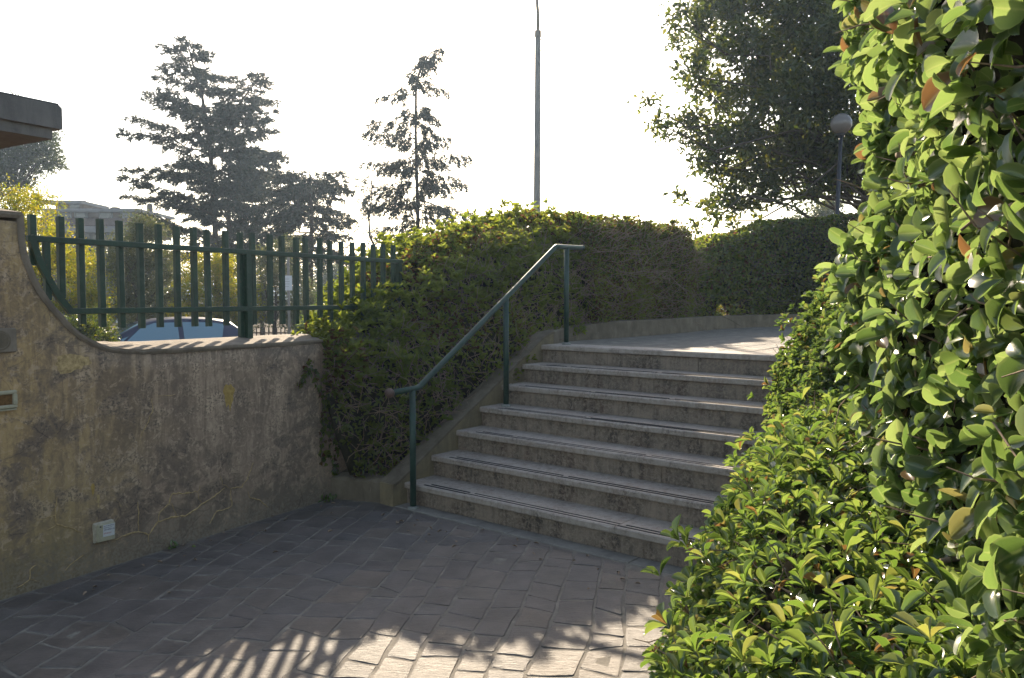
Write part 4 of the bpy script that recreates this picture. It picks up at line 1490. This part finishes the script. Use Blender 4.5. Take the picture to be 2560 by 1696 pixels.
cedar('cedar_tree', 'slender sparse conifer with a nodding tip above the sloping hedge',
      [[V(at(1046, 745, D2)[0], D2, STREET), Q(1045, 560, D2), Q(1042, 450, D2), Q(1039, 330, D2), Q(1040, 220, D2), Q(1050, 175, D2), Q(1078, 132, D2), Q(1104, 120, D2)]],
      [[(0.985, 0.12, 0.12, 0.12, 2), (0.965, 0.18, 0.2, 0.16, 2), (0.945, 0.24, 0.24, 0.2, 3), (0.925, 0.28, 0.28, 0.24, 3), (0.9, 0.4, 0.32, 0.28, 3), (0.875, 0.36, 0.28, 0.28, 3), (0.839, 0.0, 1.46, 0.2, 1), (0.831, 0.55, 0.55, 0.5, 3), (0.8, 1.72, 0.0, 0.2, 1), (0.788, 0.55, 0.55, 0.5, 3), (0.761, 0.0, 1.03, 0.2, 1), (0.753, 0.55, 0.55, 0.5, 3), (0.72, 2.01, 0.0, 0.2, 1), (0.716, 0.0, 0.69, 0.2, 1), (0.708, 0.55, 0.55, 0.5, 3), (0.69, 1.03, 0.0, 0.2, 1), (0.686, 0.0, 1.9, 0.2, 1), (0.678, 0.55, 0.55, 0.9, 3), (0.665, 2.13, 0.0, 0.2, 1), (0.661, 0.0, 0.92, 0.2, 1), (0.653, 0.55, 0.55, 0.9, 3), (0.622, 1.15, 0.0, 0.2, 1), (0.618, 0.0, 2.3, 0.2, 1), (0.61, 0.55, 0.55, 0.9, 3), (0.6, 2.36, 0.0, 0.2, 1), (0.596, 0.0, 1.15, 0.2, 1), (0.588, 0.55, 0.55, 0.9, 3), (0.565, 1.38, 0.0, 0.2, 1), (0.561, 0.0, 2.07, 0.2, 1), (0.553, 0.55, 0.55, 0.9, 3), (0.535, 2.53, 0.0, 0.2, 1), (0.531, 0.0, 1.38, 0.2, 1), (0.523, 0.55, 0.55, 0.9, 3), (0.51, 1.49, 0.0, 0.2, 1), (0.506, 0.0, 2.13, 0.2, 1), (0.498, 0.55, 0.55, 0.9, 3), (0.47, 1.84, 0.0, 0.2, 1), (0.466, 0.0, 3.1, 0.2, 1), (0.458, 0.55, 0.55, 0.9, 3), (0.445, 2.42, 0.0, 0.2, 1), (0.441, 0.0, 1.72, 0.2, 1), (0.433, 0.55, 0.55, 0.9, 3), (0.41, 1.61, 0.0, 0.2, 1), (0.406, 0.0, 2.3, 0.2, 1), (0.398, 0.55, 0.55, 0.9, 3), (0.38, 2.3, 0.0, 0.2, 1), (0.376, 0.0, 1.84, 0.2, 1), (0.368, 0.55, 0.55, 0.9, 3)]],
      .075, rise=.03, droop=.10, dens=1.25, hang=.7, tlmax=.55, needle=(.19, .03))
cedar('bare_sapling', 'thin crooked half-bare sapling between the railing and slender conifer',
      [[V(at(940, 745, 30)[0], 30, STREET), Q(938, 620, 30), Q(924, 590, 30), Q(922, 540, 30), Q(930, 490, 30), Q(928, 445, 30)]],
      [[(.98, .5, .9, .4, 4), (.93, .5, .8, .5, 4), (.83, .6, .5, .4, 4), (.70, .9, .8, .5, 4), (.55, 1.2, .9, .6, 4), (.46, .6, .7, .5, 3)]],
      .05, rise=.1, droop=.1, dens=.55, hang=.4, needle=(.16, .03))


def tree(name, label, base, trunk_top, blobs, nleaf, leaf, mat, trunk_r=.12, T=T_LO, group=None, cat='tree', up=.1, spray=.22, limb_r=.03, fill=.35):
    """blobs: (centre, radius xyz); leaves sit in sprays inside the blobs"""
    root = empty(name, tuple(base))
    tag(root, label, cat, group)
    off = V(*base)
    tr, lb = MB(), MB()
    a, b = np.asarray(base, float) - off, np.asarray(trunk_top, float) - off
    limb(tr, a, b, trunk_r, trunk_r * .55, 0, 9, 6, .02)
    P, A, N = [], [], []
    vol = np.array([np.prod(r) ** .67 for c, r in blobs])
    cnt = (vol / vol.sum() * nleaf).astype(int)
    for (c, r), k in zip(blobs, cnt):
        c = np.asarray(c, float) - off
        r = np.asarray(r, float)
        t0 = a + (b - a) * rng.uniform(.6, 1.0)
        pts = limb(lb, t0, c, limb_r, limb_r * .35, -.04, 5, 5, .05)
        per = 14
        ns = max(3, k // per)
        d = rand_unit(ns)
        rad = (1 - fill * rng.random(ns) ** 1.5) * rng.uniform(.8, 1.12, ns)
        cen = c + d * r * rad[:, None]
        for j in range(0, ns, 4):
            lb.tube([c + (cen[j] - c) * .15, (c + cen[j]) / 2 + rng.normal(size=3) * .06, cen[j]], [limb_r * .3, limb_r * .22, limb_r * .1], 3, False)
        sd = unit(d + V(0, 0, .3) + rand_unit(ns) * .5)
        u = rng.random((ns, per))
        pos = cen[:, None, :] + sd[:, None, :] * ((u - .4) * spray)[..., None] + rng.normal(size=(ns, per, 3)) * spray * .22
        ax = unit(sd[:, None, :] * .7 + rng.normal(size=(ns, per, 3)) * .65 + V(0, 0, up))
        P.append(pos.reshape(-1, 3)); A.append(ax.reshape(-1, 3))
        N.append(unit(V(0, 0, .8) + rng.normal(size=(ns * per, 3)) * .7))
    tr.build('trunk', M['bark'], root, True)
    lb.build('limbs', M['bark'], root, True)['kind'] = 'stuff'
    P, A, N = np.concatenate(P), np.concatenate(A), np.concatenate(N)
    n = len(P)
    k = rng.uniform(.7, 1.3, n)
    stuff('crown', leaf_mesh('crown', P, A, N, leaf[0] * k, leaf[1] * k, mat, T), root)
    return root


def blobs_px(lst, D, dj=.6):
    return [(at(x, y, D + (d_[0] if d_ else rng.normal() * dj)), V(r * D / F, r * D / F * 1.0, r * D / F * .85)) for x, y, r, *d_ in lst]


# broadleaf evergreen over the terrace
DT = 15.0
bl = [(1800, 20, 75), (1900, -10, 90), (2020, 20, 100), (1740, 60, 45), (1780, 120, 60), (1870, 110, 85), (1980, 130, 95), (2080, 120, 90), (1740, 190, 45), (1800, 230, 70), (1900, 230, 85), (2010, 250, 90), (2100, 240, 80),
      (1720, 310, 36), (1770, 340, 58), (1850, 340, 75), (1960, 350, 85), (2060, 370, 80), (1790, 420, 45), (1850, 430, 60), (1930, 440, 62), (2020, 450, 62), (2120, 450, 50), (1810, 490, 32), (1855, 515, 36), (1800, 540, 20), (1905, 505, 28), (2140, 360, 70), (2150, 60, 90),
      (1665, 318, 24), (1640, 306, 12), (1700, 350, 20), (1618, 258, 14), (1690, 62, 16), (1695, 118, 18), (1702, 20, 25), (1705, 500, 15), (1740, 560, 14), (1714, 200, 18), (1735, 395, 18), (1838, 552, 18), (1775, 505, 14), (2000, 505, 16)]
tb = [(c, r * (.86 if c[0] < 4.9 else 1.0)) for c, r in blobs_px(bl, DT, .9)]
tree('evergreen_tree', 'dark broadleaf evergreen tree hanging over the far end of the terrace', V(at(2240, 745, DT)[0], DT, STREET), at(2170, 330, DT), tb, 25000, (.135, .06), M['leaf_tree'], .16, T_LO, up=-.1, spray=.32, limb_r=.03, fill=.7)

# pine at the far left
tree('umbrella_pine', 'pine crown showing below the grey canopy at the left edge', V(at(-60, 745, 46)[0], 46, STREET), at(-40, 430, 46),
     blobs_px([(20, 440, 42), (70, 410, 45), (115, 395, 38), (60, 350, 50), (110, 350, 38), (0, 380, 50), (-50, 420, 60), (35, 480, 22), (140, 405, 18), (70, 465, 16), (-40, 330, 70), (30, 260, 18)], 46, 1.0), 14000, (.28, .05), M['pine_needle'], .25, T_NEEDLE, spray=.5, limb_r=.07, fill=.6)

# shrubs and small trees behind the railing
tree('yellowing_locust', 'yellow-green locust tree behind the left end of the railing', V(at(130, 900, 17)[0], 17, STREET), at(110, 640, 17),
     blobs_px([(40, 520, 55), (90, 510, 50), (60, 580, 60), (150, 640, 60), (190, 690, 60), (110, 660, 50), (230, 740, 50), (170, 770, 55), (60, 720, 60), (215, 660, 30), (250, 790, 40), (130, 590, 40), (20, 640, 60)], 17, .8), 20000, (.06, .024), M['leaf_yellow'], .08, T_LO, spray=.3, limb_r=.02, fill=.9)
tree('olive_tree', 'upright silvery grey-green tree behind the middle of the railing', V(at(345, 900, 19)[0], 19, STREET), at(345, 700, 19),
     blobs_px([(350, 570, 38), (380, 590, 40), (310, 610, 38), (350, 640, 55), (400, 650, 45), (300, 680, 45), (345, 720, 60), (400, 740, 48), (310, 770, 50), (365, 800, 55), (420, 690, 28), (290, 640, 25)], 19, .6), 20000, (.07, .026), M['leaf_olive'], .09, T_LO, spray=.26, limb_r=.02, fill=.85)
tree('round_bush', 'rounded yellow-topped green bush behind the railing above the parked car', V(at(540, 900, 22)[0], 22, STREET), at(540, 780, 22),
     blobs_px([(470, 690, 45), (530, 665, 38), (580, 680, 45), (610, 720, 40), (540, 720, 60), (470, 750, 55), (600, 770, 50), (540, 790, 60), (430, 780, 40), (555, 650, 22)], 22, .7), 20000, (.07, .03), M['leaf_yellow'], .1, T_LO, spray=.3, limb_r=.02, fill=.8, cat='bush')
tree('olive_tree', 'pale leafy shrub behind the railing beside the white sign', V(at(690, 900, 23)[0], 23, STREET), at(690, 740, 23),
     blobs_px([(660, 650, 30), (720, 620, 32), (690, 690, 48), (740, 700, 40), (650, 730, 42), (710, 760, 48), (770, 760, 40), (660, 790, 42), (740, 800, 42)], 23, .6), 15000, (.075, .032), M['leaf_olive'], .07, T_LO, spray=.28, limb_r=.02, fill=.85)
tree('far_tree', 'hazy distant tree seen between the railing pickets next to the hedge', V(at(850, 800, 60)[0], 60, STREET), at(850, 720, 60),
     blobs_px([(830, 700, 50), (880, 720, 45), (910, 690, 35), (800, 740, 50), (870, 770, 50), (940, 740, 45)], 60, 2), 9000, (.3, .12), M['leaf_olive'], .2, T_LO, spray=.9, limb_r=.08, fill=.8)
tree('far_tree', 'small distant grey-green tree top peeping above the terrace hedge', V(at(1990, 745, 40)[0], 40, STREET), at(1990, 600, 40),
     blobs_px([(1960, 565, 22), (2000, 560, 25), (2050, 545, 30), (2080, 520, 28), (1990, 600, 40), (2060, 590, 40)], 40, 1), 7000, (.16, .07), M['leaf_olive'], .15, T_LO, spray=.5, limb_r=.05, fill=.8)
tree('street_shrub', 'dark shrub low behind the railing between the sign pole and hedge', V(at(800, 900, 20)[0], 20, STREET), at(800, 850, 20),
     blobs_px([(790, 800, 30), (840, 790, 36), (880, 770, 36), (760, 830, 25), (820, 750, 22)], 20, .5), 6000, (.07, .03), M['leaf_bush'], .05, T_LO, spray=.25, fill=.8, cat='shrub')
tree('street_shrub', 'dark shrub low behind the curved wall in front of the parked car', V(at(215, 900, 13)[0], 13, STREET), at(215, 880, 13),
     blobs_px([(200, 830, 40), (240, 810, 34), (160, 850, 40), (260, 850, 28)], 13, .3), 5000, (.06, .026), M['leaf_tree'], .05, T_LO, spray=.2, fill=.8, cat='shrub')

# shrub added to fill the bright gap, standing in for yellowish fence slats
tree('gap_filler_shrub', 'yellow-green filler shrub added behind the bright gap under the ivy hedge', V(at(1930, 800, 16.5)[0], 16.5, .6), at(1930, 790, 16.5),
     blobs_px([(1790, 772, 24), (1825, 765, 26), (1760, 780, 20), (1900, 740, 26), (1950, 750, 30), (1860, 750, 26), (2000, 740, 30), (1900, 785, 28), (1960, 790, 30)], 16.5, .3), 6000, (.06, .03), M['leaf_yellow'], .04, T_LO, spray=.22, fill=.8, cat='shrub')

# ------------------------------------------------------------------ lamps, sign, car, far fence, building, hills
D3 = 22.0
lp = at(1341, 520, D3)
lamp = empty('street_lamp', (lp[0], D3, STREET))
tag(lamp, 'tall grey street lamp pole curving over at the top of the picture', 'street lamp')
zt = at(1343, 87, D3)[2] - STREET
MB().tube([(0, 0, 0), (0, 0, 1.2), (.035, 0, zt)], [.125, .11, .078], 14).build('pole', M['steel_grey'], lamp, True)
MB().tube([(.035, 0, zt - .06), (.035, 0, zt + .10)], [.093, .088], 14).build('collar', M['steel_grey'], lamp)
MB().tube([(.035, 0, zt + .05), (.035, 0, zt + .55), (.0, 0, zt + 1.0), (-.10, 0, zt + 1.35), (-.32, 0, zt + 1.65), (-.7, 0, zt + 1.85), (-1.3, 0, zt + 1.95)], [.045, .045, .044, .043, .042, .04, .038], 10).build('arm', M['steel_grey'], lamp, True)
mb = MB().sphere((-1.6, 0, zt + 1.95), .2, 12, 8, (1.9, .8, .45))
mb.build('lantern', M['white_plate'], lamp, True)
for z in (zt - .13, zt - .42): MB().box((.16, 0, z), (.09, .03, .02)).build('bracket', M['steel_grey'], lamp)

D4 = 13.4
gp = at(2103, 310, D4)
gl = empty('globe_lamp', (at(2090, 545, D4)[0], D4, LAND - .1))
tag(gl, 'globe lamp on a dark post between the evergreen tree and near hedge', 'lamp')
bz = LAND - .1
xx = gp[0] - gl.location[0]
MB().tube([(-.03, 0, 0), (0, 0, 1.4), (xx, 0, gp[2] - bz - .16)], [.045, .038, .03], 10).build('post', M['iron_dark'], gl, True)
bb = NB('smoked_globe')
bb.done(bb.bsdf((.16, .14, .13), .25, .5, None))
MB().sphere((xx, 0, gp[2] - bz), .175, 22, 14).build('globe', bb.m, gl, True)
MB().tube([(xx, 0, gp[2] - bz - .21), (xx, 0, gp[2] - bz - .15)], [.05, .075], 14).build('collar', M['iron_dark'], gl)

D5 = 16.0
sp = at(722, 745, D5)
sg = empty('sign_post', (sp[0], D5, STREET))
tag(sg, 'thin grey post carrying a small white sign plate behind the railing', 'sign')
MB().tube([(0, 0, 0), (0, 0, at(722, 640, D5)[2] - STREET)], .026, 8).build('post', M['steel_grey'], sg, True)
zc = at(722, 708, D5)[2] - STREET
pl = MB().box((-.015, -.035, zc), (.19, .006, .30)).build('plate', M['white_plate'], sg)
for k, w in enumerate((.10, .13, .12, .09)):
    MB().box((-.03, -.039, zc + .08 - .05 * k), (w, .001, .006)).build('print_line', M['steel_grey'], pl)

D6 = 30.0
lh = at(215, 738, D6)
sl2 = empty('street_lamp', (at(292, 745, D6)[0], D6, STREET))
tag(sl2, 'low distant street lamp with pale head seen between railing pickets', 'street lamp')
ex, ez = lh[0] - sl2.location[0], lh[2] - STREET
MB().tube([(0, 0, 0), (0, 0, ez - .5), (-.12, 0, ez - .28), (-.45, 0, ez - .08), (ex + .2, 0, ez)], [.06, .05, .035, .03, .03], 8).build('pole', M['white_plate'], sl2, True)
MB().sphere((ex, 0, ez), .14, 12, 8, (2.1, 1, .75)).build('lantern', M['white_plate'], sl2, True)

# far low iron fence
D7 = 25.0
a0, a1 = at(600, 828, D7), at(830, 826, D7)
ff = empty('iron_fence', (a0[0], D7, STREET))
tag(ff, 'low dark iron fence across the street behind the railing', 'fence')
ln = a1[0] - a0[0] + 1.2
hz = a0[2] - STREET + .12
bar = mesh('bar', MB().box((0, 0, hz / 2), (.03, .03, hz)).v, MB().box((0, 0, hz / 2), (.03, .03, hz)).f, M['rust'])
nb = int(ln / .13)
for i in range(nb):
    link('bar', bar, ff, (i * .13, .02, 0))
for z in (hz - .18, .3): MB().box((ln / 2, 0, z), (ln, .02, .04)).build('rail', M['rust'], ff)

# parked car
def car():
    root = empty('parked_car', (-7.95, 17.2, STREET), R(180 + 32))
    tag(root, 'dark blue hatchback parked behind the wall, only its roof and windows showing', 'car')
    b = NB('dark_blue_car_paint')
    paint = b.done(b.bsdf((.012, .018, .05), .4, .3, None, **{"Coat Weight": .25, "Coat Roughness": .1}))
    b = NB('car_glass')
    glass = b.done(b.bsdf((.14, .23, .27), .06, .8, None, .3, .01, .5))
    b = NB('tyre_rubber')
    rub = b.done(b.bsdf((.02, .02, .02), .8, .2, None))
    chrome = simple('alloy', (.4, .4, .42), .3, .5, 1.0, var=.1)
    # body: sections along x (front +), (x, half width, z low, z belt)
    S = [(2.05, .62, .35, .62), (1.95, .74, .28, .72), (1.5, .82, .24, .86), (.95, .85, .22, .96), (.2, .86, .22, .97), (-.8, .86, .22, .99), (-1.6, .85, .24, 1.02), (-2.0, .80, .3, 1.0), (-2.1, .7, .38, .85)]
    vs, fs = [], []
    for x, hw, z0, z1 in S:
        vs += [(x, -hw * .9, z0), (x, -hw, z0 + .2), (x, -hw * .99, (z0 + z1) / 2 + .1), (x, -hw * .93, z1), (x, 0, z1 + .03), (x, hw * .93, z1), (x, hw * .99, (z0 + z1) / 2 + .1), (x, hw, z0 + .2), (x, hw * .9, z0)]
    for i in range(len(S) - 1):
        for k in range(9):
            fs.append((i * 9 + k, i * 9 + (k + 1) % 9, (i + 1) * 9 + (k + 1) % 9, (i + 1) * 9 + k))
    fs += [tuple(range(9)), tuple((len(S) - 1) * 9 + k for k in range(9))[::-1]]
    MB().add(vs, fs).build('body', paint, root, True)
    # cabin: roof line and belt line
    top = [(1.0, .80, .955, .80), (.25, .64, 1.36, .60), (-.1, .63, 1.43, .58), (-.6, .63, 1.46, .58), (-1.1, .62, 1.44, .57), (-1.55, .60, 1.38, .54), (-2.0, .68, 1.02, .62)]
    belt = lambda x: (.80 if x < .9 else .78, .96)
    vs, fs = [], []
    for x, hw, z, hr_ in top:
        by, bz_ = belt(x)
        vs += [(x, -by, bz_), (x, -hw, z - .04 if z > 1.1 else z), (x, -hr_, z), (x, -hr_ * .5, z + .018), (x, 0, z + .025), (x, hr_ * .5, z + .018), (x, hr_, z), (x, hw, z - .04 if z > 1.1 else z), (x, by, bz_)]
    for i in range(len(top) - 1):
        for k in range(8):
            fs.append((i * 9 + k, i * 9 + k + 1, (i + 1) * 9 + k + 1, (i + 1) * 9 + k))
    MB().add(vs, fs).build('cabin', paint, root, True)
    # windscreen and rear window
    def pane(q, name):
        q = [V(*p) for p in q]
        n = unit(np.cross(q[1] - q[0], q[3] - q[0]))
        return MB().add([p + n * .012 for p in q] + [p - n * .012 for p in q], [(0, 1, 2, 3), (7, 6, 5, 4), (0, 4, 5, 1), (1, 5, 6, 2), (2, 6, 7, 3), (3, 7, 4, 0)]).build(name, glass, root)
    pane([(.965, -.73, .985), (.965, .73, .985), (.30, .58, 1.345), (.30, -.58, 1.345)], 'windscreen')
    pane([(-1.96, .62, 1.06), (-1.96, -.62, 1.06), (-1.6, -.52, 1.35), (-1.6, .52, 1.35)], 'rear_window')
    for s in (-1, 1):
        y = lambda z: s * (.80 - (z - .96) / .44 * .165 + .004)
        for name, pts in (('quarter_window', [(.80, .985), (.62, .985), (.50, 1.10)]), ('front_window', [(.56, .985), (-.48, .985), (-.46, 1.375), (.0, 1.365), (.25, 1.28)]), ('back_window', [(-.58, .985), (-1.35, .99), (-1.42, 1.32), (-1.1, 1.365), (-.56, 1.378)])):
            q = [V(px_, y(pz), pz) for px_, pz in pts]
            n = len(q)
            vs = [p + V(0, s * .006, 0) for p in q] + [p - V(0, s * .01, 0) for p in q]
            fs = [tuple(range(n)), tuple(range(n, 2 * n))[::-1]] + [(i, n + i, n + (i + 1) % n, (i + 1) % n) for i in range(n)]
            MB().add(vs, fs).build(name, glass, root)
        MB().sphere((.72, s * .95, 1.02), .09, 10, 7, (.7, 1.1, .75)).build('wing_mirror', paint, root, True)
        for x in (1.3, -1.3):
            w = MB().tube([(x, s * .66, .31), (x, s * .68, .31), (x, s * .84, .31), (x, s * .86, .31)], [.26, .31, .31, .27], 22).build('wheel', rub, root)
            MB().tube([(x, s * .85, .31), (x, s * .868, .31)], [.2, .17], 16).build('rim', chrome, w)
        MB().sphere((1.93, s * .55, .66), .12, 10, 7, (.5, 1.2, .6)).build('headlight', M['white_plate'], root, True)
        MB().sphere((-2.05, s * .66, .86), .1, 10, 7, (.4, .8, 1.3)).build('tail_light', M['ink_red'], root, True)
    return root


car()

# apartment block far behind the railing
D8 = 64.0
ap = empty('apartment_block', (at(200, 745, D8)[0], D8, STREET))
tag(ap, 'far ochre apartment block with tiled eaves and flat attic at the left', 'building')
ox, oz = V(*ap.location)[0], STREET
xw = lambda px: at(px, 600, D8)[0] - ox
zw = lambda py: at(200, py, D8)[2] - oz
stuc = simple('ochre_render', (.12, .08, .055), .9, .2, var=.15, scale=1.0)
stuc2 = simple('brown_render', (.07, .052, .043), .9, .2, var=.15, scale=1.0)
tile = simple('clay_tiles', (.10, .055, .042), .85, .2, var=.3, scale=6, bstr=.4)
pale = simple('pale_concrete', (.17, .165, .165), .8, .2, var=.1, scale=1.0)
dkw = simple('dark_window', (.035, .035, .04), .15, .5, var=.2, scale=3)
MB().box(((xw(60) + xw(345)) / 2, 4, zw(640) / 2), (xw(345) - xw(60), 8, zw(640))).build('wall', stuc2, ap)
at_w = MB().box(((xw(95) + xw(330)) / 2, 4.4, (zw(585) + zw(525)) / 2), (xw(330) - xw(95), 6, zw(525) - zw(585))).build('attic_wall', stuc, ap)
MB().box(((xw(92) + xw(338)) / 2, 4.2, zw(523)), (xw(338) - xw(92), 7, .25)).build('attic_roof', pale, ap)
MB().box(((xw(95) + xw(166)) / 2, 4.6, (zw(525) + zw(500)) / 2), (xw(166) - xw(95), 4, zw(500) - zw(525))).build('penthouse_wall', stuc, ap)
MB().box(((xw(70) + xw(170)) / 2, 4.4, zw(497)), (xw(170) - xw(70), 4.6, .25)).build('penthouse_roof', pale, ap)
# tiled skirt roof, sloping
x0, x1 = xw(60), xw(345)
rf = MB()
rf.add([(x0 - .4, -1.4, zw(570)), (x1 + .6, -1.4, zw(570)), (x1 - 1.4, 1.5, zw(543)), (x0, 1.5, zw(543)), (x0 - .4, -1.4, zw(570) - .15), (x1 + .6, -1.4, zw(570) - .15), (x1 + .6, 8, zw(570)), (x1 - 1.4, 6, zw(543))],
       [(0, 1, 2, 3), (0, 4, 5, 1), (1, 6, 7, 2)])
rfo = rf.build('tiled_roof', tile, ap)
for i in range(46):
    xx_ = x0 + (x1 - x0 - .6) * i / 45
    MB().tube([(xx_, -1.42, zw(570) + .04), (xx_ - .5 * i / 45, 1.45, zw(543) + .04)], .09, 5, False).build('tile_row', tile, rfo)
MB().box(((x0 + x1) / 2, -.6, zw(577)), (x1 - x0 + 1.0, 1.7, zw(570) - zw(584))).build('eaves_band', pale, ap)
for k in range(3):
    zb_ = zw(650 + 75 * k)
    MB().box(((x0 + x1) / 2 + 1, -.7, zb_), (x1 - x0 - 3, 1.6, .75)).build('balcony', pale, ap)
for px_ in (100, 140, 182, 245, 300):
    f_ = MB().box((xw(px_), 1.36, zw(540)), (1.1, .12, 1.0)).build('window', pale, at_w)
    MB().box((xw(px_), 1.28, zw(540)), (.85, .06, .8)).build('pane', dkw, at_w)
MB().box((xw(146), 2.55, zw(509)), (.7, .1, .7)).build('window', dkw, ap)
for px_ in (130, 175, 210, 245, 290):
    for k, py_ in enumerate((615, 690)):
        MB().box((xw(px_), -.06, zw(py_)), (1.3, .12, 2.0)).build('window', dkw, ap)
for px_, py_, w_, h_ in ((176, 516, .6, .7), (229, 520, 1.0, 1.0), (320, 520, .55, 1.6), (146, 494, .4, .5), (18, 490, .8, 1.4)):
    MB().tube([(xw(px_), 4, zw(py_) - h_ / 2), (xw(px_), 4, zw(py_) + h_ * .4), (xw(px_), 4, zw(py_) + h_ / 2)], [w_ * .45, w_ * .45, w_ * .3], 10).build('chimney', stuc2, ap)

# far hills
vs, fs = [], []
nh = 60
for i in range(nh):
    x = -700 + 1400 * i / (nh - 1)
    h = 20 + 9 * math.sin(x * .006) + 6 * math.sin(x * .017 + 1) + 3 * math.sin(x * .05)
    vs += [(x, 700, STREET - 3), (x, 760, h), (x, 900, STREET - 3)]
for i in range(nh - 1):
    fs += [(i * 3, i * 3 + 3, i * 3 + 4, i * 3 + 1), (i * 3 + 1, i * 3 + 4, i * 3 + 5, i * 3 + 2)]
hill = simple('far_hill', (.05, .065, .05), .95, .1, var=.4, scale=.02)
tag(MB().add(vs, fs).build('hills', hill, None, True), kind='structure')

# ------------------------------------------------------------------ haze volume, added to stand in for lens glare
hzb = NB('thin_haze')
vol = hzb.n("VolumePrincipled", {"Color": (.55, .74, 1, 1), "Density": .0008, "Anisotropy": .55})
hzb.t.links.new(vol.outputs[0], hzb.out.inputs[1])
hzo = MB().box((0, 600, 24 - 2), (1900, 1900, 52)).build('haze', hzb.m)
tag(hzo, 'thin haze added over the whole place to stand in for lens glare', kind='stuff')
